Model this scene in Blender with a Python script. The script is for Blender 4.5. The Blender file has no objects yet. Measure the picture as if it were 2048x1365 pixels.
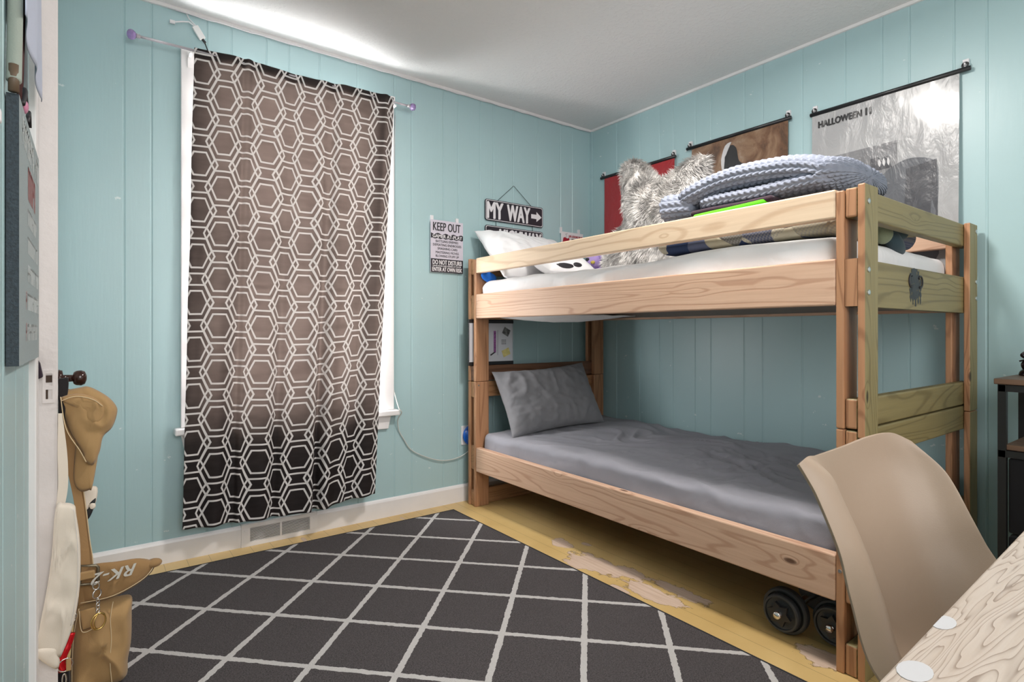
import bpy, bmesh, math, random
from mathutils import Vector, Matrix, noise as mnoise
random.seed(7)
S = bpy.context.scene
# ------------------------------------------------------------------ camera
cam_d = bpy.data.cameras.new('camera'); cam = bpy.data.objects.new('camera', cam_d)
S.collection.objects.link(cam); S.camera = cam
cam.location = (0, 0, 1.007)
cam.rotation_euler = (math.radians(90), 0, -math.atan2(843, 1129))
cam_d.sensor_width = 36; cam_d.lens = 36*1129/2048
cam_d.shift_y = -(682.5-665)/2048
cam_d.clip_start = 0.02
# ------------------------------------------------------------------ light
W = bpy.data.worlds.new('world'); S.world = W; W.use_nodes = True
W.node_tree.nodes['Background'].inputs[0].default_value = (1.0, 0.97, 0.95, 1)
W.node_tree.nodes['Background'].inputs[1].default_value = 1.05
def area(name, loc, rot, size, power, col=(1, 1, 1), size_y=None, shape='RECTANGLE'):
    l = bpy.data.lights.new(name, 'AREA'); l.energy = power; l.color = col; l.shape = shape
    l.size = size
    if shape == 'RECTANGLE': l.size_y = size_y or size
    o = bpy.data.objects.new(name, l); o.location = loc; o.rotation_euler = rot
    S.collection.objects.link(o); return o
area('daylight', (0.83, 3.02, 1.42), (math.radians(-90), 0, 0), 0.86, 200, (1, 0.99, 0.98), 1.66)
area('ceiling_lamp_light', (1.55, 1.15, 2.37), (0, 0, 0), 0.34, 36, (1, 0.95, 0.9), shape='DISK')
area('room_fill', (0.3, -0.9, 1.9), (math.radians(68), 0, math.radians(-25)), 1.4, 38, (1, 0.97, 0.95))
S.view_settings.view_transform = 'Standard'; S.view_settings.look = 'None'
S.view_settings.exposure = 0.0; S.view_settings.gamma = 1; S.view_settings.use_curve_mapping = False
# ------------------------------------------------------------------ helpers
COL = S.collection; WL = {}
class MB:
    def __init__(s): s.v = []; s.f = []; s.m = []; s.uv = None
    def add(s, vs, fs, m=0):
        n = len(s.v); s.v += [Vector(p) for p in vs]
        for f in fs: s.f.append([n+i for i in f]); s.m.append(m)
    def box(s, x0, x1, y0, y1, z0, z1, m=0, fm=None):
        vs = [(x, y, z) for x in (x0, x1) for y in (y0, y1) for z in (z0, z1)]
        fs = [(0, 1, 3, 2), (4, 6, 7, 5), (0, 4, 5, 1), (2, 3, 7, 6), (0, 2, 6, 4), (1, 5, 7, 3)]
        n = len(s.v); s.v += [Vector(p) for p in vs]
        for i, f in enumerate(fs):
            s.f.append([n+j for j in f]); s.m.append((fm or {}).get(i, m))
        return s
    def obox(s, o, a, b, c, m=0):   # box from corner + 3 edge vectors
        o, a, b, c = map(Vector, (o, a, b, c))
        vs = [o, o+c, o+b, o+b+c, o+a, o+a+c, o+a+b, o+a+b+c]
        s.add(vs, [(0, 1, 3, 2), (4, 6, 7, 5), (0, 4, 5, 1), (2, 3, 7, 6), (0, 2, 6, 4), (1, 5, 7, 3)], m); return s
    def prism(s, pts, d, m=0):      # closed polygon (3D pts) pushed along d
        d = Vector(d); n = len(pts); P = [Vector(p) for p in pts]
        s.add(P+[p+d for p in P], [list(range(n))[::-1], list(range(n, 2*n))]+[(i, (i+1) % n, n+(i+1) % n, n+i) for i in range(n)], m); return s
    def tube(s, pts, r, k=10, m=0, caps=True, closed=False):
        P = [Vector(p) for p in pts]; n = len(P); R = r if isinstance(r, (list, tuple)) else [r]*n
        base = len(s.v); up = None
        for i, p in enumerate(P):
            if closed: t = P[(i+1) % n]-P[i-1]
            else: t = P[min(i+1, n-1)]-P[max(i-1, 0)]
            t.normalize()
            if up is None:
                up = Vector((0, 0, 1)) if abs(t.z) < .9 else Vector((1, 0, 0))
            a = t.cross(up).normalized(); b = a.cross(t).normalized(); up = b
            for j in range(k):
                an = 2*math.pi*j/k; s.v.append(p+(a*math.cos(an)+b*math.sin(an))*R[i])
        for i in range(n if closed else n-1):
            i2 = (i+1) % n
            for j in range(k):
                s.f.append([base+i*k+j, base+i*k+(j+1) % k, base+i2*k+(j+1) % k, base+i2*k+j]); s.m.append(m)
        if caps and not closed:
            s.f.append([base+j for j in range(k)][::-1]); s.m.append(m)
            s.f.append([base+(n-1)*k+j for j in range(k)]); s.m.append(m)
        return s
    def lathe(s, o, axis, prof, k=32, m=0):   # prof = [(dist along axis, radius)]
        o = Vector(o); ax = Vector(axis).normalized()
        a = ax.cross(Vector((0, 0, 1)) if abs(ax.z) < .9 else Vector((1, 0, 0))).normalized(); b = ax.cross(a)
        base = len(s.v)
        for h, r in prof:
            for j in range(k):
                an = 2*math.pi*j/k; s.v.append(o+ax*h+(a*math.cos(an)+b*math.sin(an))*r)
        for i in range(len(prof)-1):
            for j in range(k):
                s.f.append([base+i*k+j, base+(i+1)*k+j, base+(i+1)*k+(j+1) % k, base+i*k+(j+1) % k]); s.m.append(m)
        s.f.append([base+j for j in range(k)]); s.m.append(m)
        s.f.append([base+(len(prof)-1)*k+j for j in range(k)][::-1]); s.m.append(m)
        return s
    def grid(s, nu, nv, fn, m=0, closed_u=False):
        b = len(s.v)
        for j in range(nv):
            for i in range(nu): s.v.append(Vector(fn(i, j)))
        for j in range(nv-1):
            for i in range(nu if closed_u else nu-1):
                i2 = (i+1) % nu
                s.f.append([b+j*nu+i, b+j*nu+i2, b+(j+1)*nu+i2, b+(j+1)*nu+i]); s.m.append(m)
        return s
    def ball(s, c, rx, ry, rz, k=16, m=0):
        c = Vector(c)
        s.grid(k, k//2+1, lambda i, j: c+Vector((rx*math.sin(math.pi*max(.001, min(j/(k//2), .999)))*math.cos(2*math.pi*i/k), ry*math.sin(math.pi*max(.001, min(j/(k//2), .999)))*math.sin(2*math.pi*i/k), rz*math.cos(math.pi*j/(k//2)))), m, True)
        return s
def obj(name, mb, mats, parent=None, smooth=False, bevel=0, sub=0, loc=None, solid=0, seg=2, fixn=True):
    if not isinstance(mats, (list, tuple)): mats = [mats]
    me = bpy.data.meshes.new(name)
    w = WL[parent.name] if parent else Vector(loc or (0, 0, 0))
    off = Vector(loc) if (loc and not parent) else (w if parent else Vector())
    me.from_pydata([tuple(p-off) for p in mb.v], [], mb.f)
    for mt in mats: me.materials.append(mt)
    me.polygons.foreach_set('material_index', mb.m)
    if mb.uv:
        ul = me.uv_layers.new(name='UVMap')
        for lp in me.loops: ul.data[lp.index].uv = mb.uv[lp.vertex_index]
    if fixn:
        bm = bmesh.new(); bm.from_mesh(me); bmesh.ops.recalc_face_normals(bm, faces=bm.faces); bm.to_mesh(me); bm.free()
    if smooth: me.polygons.foreach_set('use_smooth', [True]*len(me.polygons))
    me.update()
    o = bpy.data.objects.new(name, me); COL.objects.link(o)
    if parent: o.parent = parent
    elif loc: o.location = loc
    WL[o.name] = off
    if solid:
        md = o.modifiers.new('s', 'SOLIDIFY'); md.thickness = solid; md.offset = 0
    if bevel:
        md = o.modifiers.new('b', 'BEVEL'); md.width = bevel; md.segments = seg; md.limit_method = 'ANGLE'; md.angle_limit = math.radians(50)
    if sub:
        md = o.modifiers.new('u', 'SUBSURF'); md.levels = sub; md.render_levels = sub
    return o
def tag(o, label=None, cat=None, group=None, kind=None):
    if label: o['label'] = label
    if cat: o['category'] = cat
    if group: o['group'] = group
    if kind: o['kind'] = kind
    return o
def thing(name, label, cat, loc, group=None):
    o = bpy.data.objects.new(name, None); COL.objects.link(o); o.location = loc; o.empty_display_size = .05
    WL[o.name] = Vector(loc); return tag(o, label, cat, group)
def nz(p, s=1.0, seed=0): return mnoise.noise(Vector((p[0]*s+seed*13.1, p[1]*s-seed*7.3, p[2]*s+seed*3.7)))
_tc = {}
def text2d(s):
    if s in _tc: return _tc[s]
    c = bpy.data.curves.new('t', 'FONT'); c.body = s; c.resolution_u = 3
    o = bpy.data.objects.new('t', c); COL.objects.link(o)
    dg = bpy.context.evaluated_depsgraph_get(); dg.update()
    ev = o.evaluated_get(dg); me = ev.to_mesh()
    vs = [(v.co.x, v.co.y) for v in me.vertices]; fs = [list(p.vertices) for p in me.polygons]
    ev.to_mesh_clear(); bpy.data.objects.remove(o); bpy.data.curves.remove(c)
    x0 = min(v[0] for v in vs); x1 = max(v[0] for v in vs); y0 = min(v[1] for v in vs); y1 = max(v[1] for v in vs)
    _tc[s] = ([((x-x0)/(x1-x0), (y-y0)/(y1-y0)) for x, y in vs], fs); return _tc[s]
def put_text(mb, s, o, U, V, m, bold=0):
    """writing s filling the box with lower-left corner o and edges U (right) and V (up)"""
    vs, fs = text2d(s); o, U, V = Vector(o), Vector(U), Vector(V)
    N = U.cross(V).normalized(); shifts = [(0, 0)]
    if bold: shifts += [(bold, 0), (-bold, 0), (bold*.5, bold*.5), (-bold*.5, -bold*.5)]
    for q, (a, b) in enumerate(shifts):
        d = U.normalized()*a+V.normalized()*b+N*(.00004*q)
        mb.add([o+U*x+V*y+d for x, y in vs], fs, m)
def shape(mb, pts, o, U, V, m):
    o, U, V = Vector(o), Vector(U), Vector(V); mb.add([o+U*x+V*y for x, y in pts], [list(range(len(pts)))], m)
# ------------------------------------------------------------------ materials
class NT:
    def __init__(s, name):
        s.mt = bpy.data.materials.new(name); s.mt.use_nodes = True; s.t = s.mt.node_tree; s.n = s.t.nodes; s.p = s.n['Principled BSDF']
    def link(s, a, b): s.t.links.new(a, b)
    def setin(s, sock, v):
        if hasattr(v, 'is_linked') or isinstance(v, bpy.types.NodeSocket): s.link(v, sock)
        else: sock.default_value = v
    def math(s, op, a, b=None, c=None, clamp=False):
        n = s.n.new('ShaderNodeMath'); n.operation = op; n.use_clamp = clamp; s.setin(n.inputs[0], a)
        if b is not None: s.setin(n.inputs[1], b)
        if c is not None: s.setin(n.inputs[2], c)
        return n.outputs[0]
    def coord(s, kind='Object'): return s.n.new('ShaderNodeTexCoord').outputs[kind]
    def scaled(s, v, sc, rnd=False, loc=(0, 0, 0)):
        if rnd:
            oi = s.n.new('ShaderNodeObjectInfo'); cm = s.n.new('ShaderNodeCombineXYZ')
            s.link(s.math('MULTIPLY', oi.outputs['Random'], 17.), cm.inputs[0]); s.link(s.math('MULTIPLY', oi.outputs['Random'], 9.), cm.inputs[1]); s.link(s.math('MULTIPLY', oi.outputs['Random'], 23.), cm.inputs[2])
            a = s.n.new('ShaderNodeVectorMath'); a.operation = 'ADD'; s.link(v, a.inputs[0]); s.link(cm.outputs[0], a.inputs[1]); v = a.outputs[0]
        m = s.n.new('ShaderNodeMapping'); m.inputs['Scale'].default_value = sc; m.inputs['Location'].default_value = loc; s.link(v, m.inputs[0]); return m.outputs[0]
    def noise(s, v, scale, det=3, rough=.5, dist=0, out='Fac'):
        n = s.n.new('ShaderNodeTexNoise'); n.inputs['Scale'].default_value = scale; n.inputs['Detail'].default_value = det
        n.inputs['Roughness'].default_value = rough; n.inputs['Distortion'].default_value = dist; s.link(v, n.inputs['Vector']); return n.outputs[out]
    def voro(s, v, scale, feature='F1', out='Distance', rnd=1.0):
        n = s.n.new('ShaderNodeTexVoronoi'); n.feature = feature; n.inputs['Scale'].default_value = scale; n.inputs['Randomness'].default_value = rnd; s.link(v, n.inputs['Vector']); return n.outputs[out]
    def ramp(s, f, stops, interp='LINEAR'):
        r = s.n.new('ShaderNodeValToRGB'); r.color_ramp.interpolation = interp; e = r.color_ramp.elements
        while len(e) < len(stops): e.new(.5)
        for i, (p, c) in enumerate(stops):
            e[i].position = p; e[i].color = (c, c, c, 1) if not isinstance(c, (tuple, list)) else (*c, 1)
        s.link(f, r.inputs[0]); return r.outputs[0]
    def mix(s, f, a, b, mode='MIX'):
        n = s.n.new('ShaderNodeMix'); n.data_type = 'RGBA'; n.blend_type = mode
        s.setin(n.inputs[0], f)
        for i, v in ((6, a), (7, b)):
            if isinstance(v, tuple): n.inputs[i].default_value = (*v[:3], 1)
            else: s.link(v, n.inputs[i])
        return n.outputs[2]
    def sep(s, v):
        n = s.n.new('ShaderNodeSeparateXYZ'); s.link(v, n.inputs[0]); return n.outputs
    def bump(s, h, st, dist=.01):
        b = s.n.new('ShaderNodeBump'); b.inputs['Strength'].default_value = st; b.inputs['Distance'].default_value = dist
        s.link(h, b.inputs['Height']); s.link(b.outputs[0], s.p.inputs['Normal']); return b.outputs[0]
    def out(s, col=None, rough=None, metal=None, spec=None):
        if col is not None:
            if isinstance(col, tuple): s.p.inputs['Base Color'].default_value = (*col, 1)
            else: s.link(col, s.p.inputs['Base Color'])
        if rough is not None: s.setin(s.p.inputs['Roughness'], rough)
        if metal is not None: s.p.inputs['Metallic'].default_value = metal
        if spec is not None: s.p.inputs['Specular IOR Level'].default_value = spec
        return s.mt
def sr(r, g, b):
    f = lambda c: (c/255/12.92) if c/255 <= .04045 else ((c/255+.055)/1.055)**2.4
    return (f(r), f(g), f(b))
def plain(name, col, rough=.5, metal=0, bs=0, bst=.2, var=0, vs=8, spec=.5, coat=0):
    t = NT(name); v = t.coord()
    c = col
    if var: c = t.mix(t.ramp(t.noise(v, vs, 4), [(.3, 0), (.7, 1)]), tuple(x*(1-var) for x in col), tuple(min(1, x*(1+var)) for x in col))
    if bs: t.bump(t.noise(v, bs, 3), bst, .004)
    if coat: t.p.inputs['Coat Weight'].default_value = coat
    return t.out(c, rough, metal, spec)
def wood(name, axis, base, dark, rough=.5, ringf=34, contrast=1.0, knots=True, rnd=True):
    t = NT(name); v = t.coord()
    al = {'x': (.07, 1, 1), 'y': (1, .07, 1), 'z': (1, 1, .07)}[axis]
    w = t.scaled(v, al, rnd)
    n1 = t.noise(w, 5.5, 2, .45, .6)
    if knots:
        kn = {'x': (3.2, 8, 8), 'y': (8, 3.2, 8), 'z': (8, 8, 3.2)}[axis]
        kd = t.voro(t.scaled(v, kn, rnd), 1.0)
        kf = t.ramp(kd, [(.0, 1), (.16, .25), (.38, 0)])
        n1 = t.math('ADD', n1, t.math('MULTIPLY', kf, .16))
    rg = t.math('SINE', t.math('MULTIPLY', n1, ringf*3.))
    line = t.ramp(rg, [(.0, 0.), (.55, .12), (1., 1.)])
    fib = t.noise(t.scaled(v, tuple(a*90 if a == 1 else 3 for a in al), rnd), 1.0, 3, .6)
    big = t.noise(w, 2.0, 2)
    c = t.mix(t.math('MULTIPLY', line, .55*contrast), base, dark)
    c = t.mix(t.ramp(fib, [(.35, .0), (.75, .28*contrast)]), c, dark)
    c = t.mix(t.ramp(big, [(.35, 0), (.7, .22)]), c, tuple(x*.78 for x in base))
    if knots:
        core = t.ramp(kd, [(.035, 1), (.06, .7), (.075, 0)])
        c = t.mix(core, c, tuple(x*.35 for x in dark))
    t.bump(t.math('ADD', fib, t.math('MULTIPLY', line, -.4)), .25, .0015)
    return t.out(c, rough)
def fabric(name, col, rough=.9, weave=900, st=.3, var=.12, wr=0):
    t = NT(name); v = t.coord()
    c = t.mix(t.noise(v, 6, 4), tuple(x*(1-var) for x in col), tuple(min(1, x*(1+var)) for x in col))
    h = t.noise(v, weave, 2)
    if wr:
        h = t.math('ADD', t.math('MULTIPLY', h, .15), t.math('MULTIPLY', t.noise(v, wr, 2, .45, .4), 2.5))
        t.bump(h, st, .022)
    else: t.bump(h, st, .001)
    t.p.inputs['Sheen Weight'].default_value = .15
    return t.out(c, rough, spec=.2)
AQ = (0.385, 0.545, 0.568)
def wallmat():
    t = NT('aqua_paint'); v = t.coord()
    x, y, z = t.sep(v)
    c = t.mix(t.noise(v, 2.5, 3), tuple(a*.95 for a in AQ), tuple(a*1.05 for a in AQ))
    # worn-off chips of paint, mostly low on the boards
    nn = t.noise(t.scaled(v, (1, 1, 1.6)), 17, 4, .55)
    low = t.ramp(z, [(.30, 1), (.42, .75), (.95, 0)])
    chip = t.math('GREATER_THAN', t.math('ADD', nn, t.math('MULTIPLY', low, .045)), .725)
    c = t.mix(chip, c, (.62, .70, .70))
    t.bump(t.math('ADD', t.noise(t.scaled(v, (30, 30, 3)), 3, 3), t.math('MULTIPLY', t.noise(v, 180, 2), .25)), .12, .003)
    return t.out(c, .38)
M_WALL = wallmat()
M_WHITE = plain('white_paint', (.78, .76, .76), .35, bs=40, bst=.08, var=.03)
M_TRIMG = plain('grey_white_paint', (.66, .62, .61), .45, bs=60, bst=.25, var=.05)
def ceilmat():
    t = NT('ceiling_stipple'); v = t.coord()
    h = t.math('ADD', t.ramp(t.noise(v, 55, 4, .6), [(.5, 0), (.62, 1)]), t.math('MULTIPLY', t.noise(v, 9, 4), 1.5))
    t.bump(h, .30, .004)
    return t.out((.72, .72, .72), .8)
M_CEIL = ceilmat()
def floormat():
    t = NT('painted_board_floor'); v = t.coord(); x, y, z = t.sep(v)
    Yl = sr(216, 186, 128); Yd = sr(196, 163, 104)
    c = t.mix(t.ramp(t.noise(v, 3, 4), [(.3, 0), (.7, 1)]), Yd, Yl)
    fr = t.math('FRACT', t.math('DIVIDE', t.math('ADD', x, 1.0), .0865))
    seam = t.math('LESS_THAN', t.math('ABSOLUTE', t.math('SUBTRACT', fr, .5)), .011)
    c = t.mix(t.math('MULTIPLY', seam, .55), c, (.10, .07, .03))
    # peeled patches beside the bed and small wear along the window wall
    def blob(cx, cy, rx, ry):
        a = t.math('DIVIDE', t.math('SUBTRACT', x, cx), rx); b = t.math('DIVIDE', t.math('SUBTRACT', y, cy), ry)
        return t.math('SUBTRACT', 1., t.math('SQRT', t.math('ADD', t.math('MULTIPLY', a, a), t.math('MULTIPLY', b, b))))
    bl = [(1.80, 2.02, .045, .075), (1.885, 1.94, .018, .03), (1.76, 1.74, .075, .17), (1.68, 1.80, .03, .07), (1.80, 1.60, .05, .12), (1.735, 1.43, .055, .16), (1.83, 1.36, .04, .13), (1.66, 1.52, .02, .06), (1.81, .83, .055, .09), (1.35, 2.80, .01, .03), (.83, 2.79, .012, .045)]
    f = None
    for b in bl:
        q = blob(*b); f = q if f is None else t.math('MAXIMUM', f, q)
    f = t.math('ADD', f, t.math('MULTIPLY', t.math('SUBTRACT', t.noise(t.scaled(v, (1, .6, 1)), 22, 5, .6), .5), 2.0))
    mk = t.math('GREATER_THAN', f, .12); rim = t.math('MULTIPLY', t.math('GREATER_THAN', f, .06), t.math('LESS_THAN', f, .12))
    grain = t.noise(t.scaled(v, (60, 4, 1)), 1.5, 4)
    c = t.mix(mk, c, t.mix(grain, sr(172, 142, 120), sr(222, 200, 182)))
    c = t.mix(t.math('MULTIPLY', rim, .7), c, (.16, .11, .05))
    h = t.math('SUBTRACT', t.math('MULTIPLY', t.noise(v, 30, 3), .2), t.math('ADD', t.math('MULTIPLY', mk, .6), seam))
    t.bump(h, .5, .002)
    return t.out(c, t.math('ADD', .33, t.math('MULTIPLY', mk, .4)))
M_FLOOR = floormat()
PINE = sr(212, 176, 150); PINED = sr(162, 116, 88)
W_Y = wood('pine_rail', 'y', PINE, PINED, .5)
W_Y2 = wood('pine_rail_pale', 'y', sr(220, 196, 168), sr(172, 136, 104), .5, 26, .8)
W_Z = wood('pine_post', 'z', sr(182, 134, 98), sr(122, 78, 50), .5)
W_X = wood('pine_end_board', 'x', sr(178, 132, 92), sr(120, 78, 46), .5)
W_XD = wood('pine_end_board_dark', 'x', sr(120, 84, 62), sr(72, 46, 32), .5)
W_XO = wood('olive_lit_board', 'x', sr(138, 125, 84), sr(92, 80, 48), .5)  # olive tone is greenish light painted into the end boards
W_ZO = wood('olive_lit_post', 'z', sr(140, 128, 88), sr(96, 84, 52), .5)  # same greenish light put into the colour of outer post faces
M_BLACK = plain('black_plastic', (.012, .012, .014), .35)
M_BLKMETAL = plain('black_powder_coat', (.01, .01, .011), .45)
M_STEEL = plain('zinc_bolt', (.6, .62, .62), .3, 1)
M_BRASS = plain('gold_metal', (.75, .52, .18), .25, 1)
M_CHROME = plain('bright_metal', (.72, .70, .68), .2, 1)
M_INK = plain('black_ink', (.02, .018, .022), .5)
M_LETTER = plain('white_lettering', (.74, .72, .74), .5)
# ------------------------------------------------------------------ room
XL, XR, YA, YB, HC = -.116, 2.853, 2.882, -1.3, 2.44
def struct(name, mb, m, **k):
    o = obj(name, mb, m, **k); o['kind'] = 'structure'; return o
GA = [.113, .211, .424, .525, .678, .783, .932, 1.132, 1.342, 1.447, 1.651, 1.751, 1.906, 2.008, 2.162, 2.362, 2.564, 2.67]
GB = [-1.02, -.82, -.72, -.45, -.28, -.19, -.02, .18, .38, .48, .668, .775, .933, 1.039, 1.194, 1.394, 1.601, 1.706, 1.911, 2.016, 2.173, 2.275, 2.433, 2.634]
def panel(mb, a0, a1, z0, z1, gr, to3, thick):
    """vertical board panelling: V-grooved profile extruded in z; to3(a, d) -> (x, y), d = depth behind the face"""
    prof = [(a0, 0)]
    for g in gr:
        if a0+.006 < g < a1-.006: prof += [(g-.005, 0), (g-.0018, .0026), (g+.0018, .0026), (g+.005, 0)]
    prof += [(a1, 0)]
    P = [to3(a, d) for a, d in prof]; n = len(P)
    vs = [(x, y, z0) for x, y in P]+[(x, y, z1) for x, y in P]
    mb.add(vs, [(i, i+1, n+i+1, n+i) for i in range(n-1)])
    b = [to3(a0, thick), to3(a1, thick)]
    mb.add([(P[0][0], P[0][1], z0), (P[0][0], P[0][1], z1), (b[0][0], b[0][1], z1), (b[0][0], b[0][1], z0), (P[-1][0], P[-1][1], z0), (P[-1][0], P[-1][1], z1), (b[1][0], b[1][1], z1), (b[1][0], b[1][1], z0)],
           [(0, 1, 2, 3), (4, 7, 6, 5), (3, 2, 6, 7), (0, 3, 7, 4), (1, 5, 6, 2)])
WX0, WX1, WZ0, WZ1 = .40, 1.26, .585, 2.243
toA = lambda a, d: (a, YA+d)
m = MB(); panel(m, -.30, WX0, 0, HC, GA, toA, .12); panel(m, WX1, XR, 0, HC, GA, toA, .12)
panel(m, WX0, WX1, 0, WZ0, GA, toA, .12); panel(m, WX0, WX1, WZ1, HC, GA, toA, .12)
struct('wall_back', m, M_WALL, fixn=False)
m = MB(); panel(m, YB, YA+.12, 0, HC, GB, lambda a, d: (XR+d, a), .12); struct('wall_right', m, M_WALL, fixn=False)
GL = [-.9, -.7, -.3, -.1, .1, .4, .6, .8, 1.0, 1.25, 1.45, 1.62]
m = MB(); toL = lambda a, d: (XL-d, a)
panel(m, YB, 1.74, 0, HC, GL, toL, .12); panel(m, 2.62, YA+.02, 0, HC, GL, toL, .12); panel(m, 1.74, 2.62, 2.06, HC, GL, toL, .12)
struct('wall_left', m, M_WALL, fixn=False)
struct('floor', MB().box(-1.6, XR+.12, YB, YA+.12, -.08, 0), M_FLOOR)
struct('ceiling', MB().box(-.3, XR+.12, YB, YA+.12, HC, HC+.1), M_CEIL)
struct('trim_1', MB().box(XL-.01, XL+.014, 1.737, 1.80, 0, 2.09), M_WHITE, bevel=.003)       # door casing
struct('trim_2', MB().box(XL, XR, YA-.012, YA+.002, HC-.014, HC).box(XR-.012, XR+.002, YB, YA-.012, HC-.014, HC), M_WHITE)
struct('trim_3', MB().box(XR-.013, XR+.001, YA-.02, YA, 0, HC-.014), M_WALL)                 # corner bead
m = MB(); prof = [(0, 0), (.015, 0), (.015, .085), (.011, .094), (.004, .10), (0, .10)]
def skirt(x0, x1):
    m.prism([(x0, YA+.001-d, z) for d, z in prof], (x1-x0, 0, 0))
skirt(XL, .563); skirt(.914, XR); struct('baseboard_back', m, M_WHITE)
m = MB(); m.prism([(XR+.001-d, YB, z) for d, z in prof], (0, YA-.016-YB, 0)); struct('baseboard_right', m, M_WHITE)
# the door, standing slightly ajar in the left wall
dth = thing('door_1', None, None, (-.09, 2.2, 0)); dth['kind'] = 'structure'
e0, e1 = Vector((-.1055, 1.845, 0)), Vector((-.0665, 1.845, 0)); dv = Vector((-.027, .76, 0))
dm = MB().obox(e0+Vector((0, 0, .01)), e1-e0, dv, (0, 0, 2.03))
dl = obj('door_leaf', dm, M_TRIMG, dth, bevel=.002)
lm = MB(); yq = 1.845
for (a, b, c, d) in [(-.097, -.073, .902, .912), (-.097, -.073, .828, .838), (-.097, -.0905, .838, .902), (-.0775, -.073, .838, .902), (-.0905, -.0775, .862, .872)]:
    lm.box(a, b, yq-.003, yq, c, d)
lm.box(-.0905, -.086, yq-.0012, yq, .838, .862, 1).box(-.0905, -.0775, yq-.0012, yq, .880, .898, 1)  # dark plates paint the shade inside the latch hole
lp = obj('latch_plate', lm, [M_TRIMG, plain('recess_shade', (.05, .03, .02), .8)], dth)
km = MB().lathe((-.066, 1.915, .884), (1, 0, 0), [(-.002, .024), (.006, .022), (.008, .010), (.028, .009), (.03, .016), (.036, .0195), (.046, .021), (.054, .017), (.058, .006)], 24)
obj('door_knob', km, plain('dark_porcelain', (.035, .014, .010), .08), dth, smooth=True)['label'] = 'dark brown glossy knob'
# ------------------------------------------------------------------ window
wt = thing('window_1', None, None, (.83, YA, WZ0)); wt['kind'] = 'structure'
m = MB().box(.319, .402, YA-.02, YA+.001, .585, 2.27).box(1.255, 1.332, YA-.02, YA+.001, .585, 2.27).box(.402, 1.255, YA-.02, YA+.001, 2.24, 2.268)
obj('casing', m, M_WHITE, wt, bevel=.003)
obj('sill', MB().box(.293, 1.352, YA-.055, YA+.05, .555, .585), M_WHITE, wt, bevel=.006)
obj('apron', MB().prism([(.318, YA-.018, .556), (1.316, YA-.018, .556), (1.300, YA-.018, .482), (.334, YA-.018, .482)], (0, .019, 0)), M_WHITE, wt, bevel=.003)
m = MB()
for a, b, c, d in [(WX0, WX0+.05, WZ0, WZ1), (WX1-.05, WX1, WZ0, WZ1), (WX0, WX1, WZ0, WZ0+.06), (WX0, WX1, WZ1-.03, WZ1), (WX0, WX1, 1.37, 1.42)]:
    m.box(a, b, YA+.04, YA+.075, c, d)
obj('sash', m, M_WHITE, wt, bevel=.003)
t = NT('window_glass'); t.out((.9, .9, .9), .02)
tb_ = t.n.new('ShaderNodeBsdfTransparent'); mx_ = t.n.new('ShaderNodeMixShader'); mx_.inputs[0].default_value = .06
t.link(tb_.outputs[0], mx_.inputs[1]); t.link(t.p.outputs[0], mx_.inputs[2]); t.link(mx_.outputs[0], t.n['Material Output'].inputs[0]); M_GLASS = t.mt
obj('pane', MB().box(WX0+.04, WX1-.04, YA+.055, YA+.058, WZ0+.05, WZ1-.04), M_GLASS, wt)
# wall vent under the window
vt = thing('wall_vent', 'white slotted heating vent in baseboard below patterned curtain', 'vent', (.738, YA-.012, 0))
m = MB(); x0, x1 = .563, .914
m.box(x0, x1, YA-.020, YA-.014, 0, .022).box(x0, x1, YA-.020, YA-.014, .086, .105).box(x0, .602, YA-.020, YA-.014, .022, .086).box(.878, x1, YA-.020, YA-.014, .022, .086).box(.736, .744, YA-.020, YA-.014, .022, .086)
m.box(x0, x1, YA-.014, YA+.001, 0, .002).box(x0, x0+.004, YA-.014, YA+.001, 0, .105).box(x1-.004, x1, YA-.014, YA+.001, 0, .105).box(x0, x1, YA-.014, YA+.001, .102, .105)
obj('frame', m, M_WHITE, vt, bevel=.001)
m = MB()
for i in range(11):
    z = .0235+i*.0058
    m.box(.602, .878, YA-.019, YA-.013, z, z+.0021)
obj('louvre', m, M_WHITE, vt)
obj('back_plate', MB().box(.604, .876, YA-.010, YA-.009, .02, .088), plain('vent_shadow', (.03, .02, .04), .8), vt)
for xx in (.580, .899):
    obj('screw', MB().lathe((xx, YA-.020, .075), (0, -1, 0), [(0, .004), (.0015, .0035)], 12), M_WHITE, vt)
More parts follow.
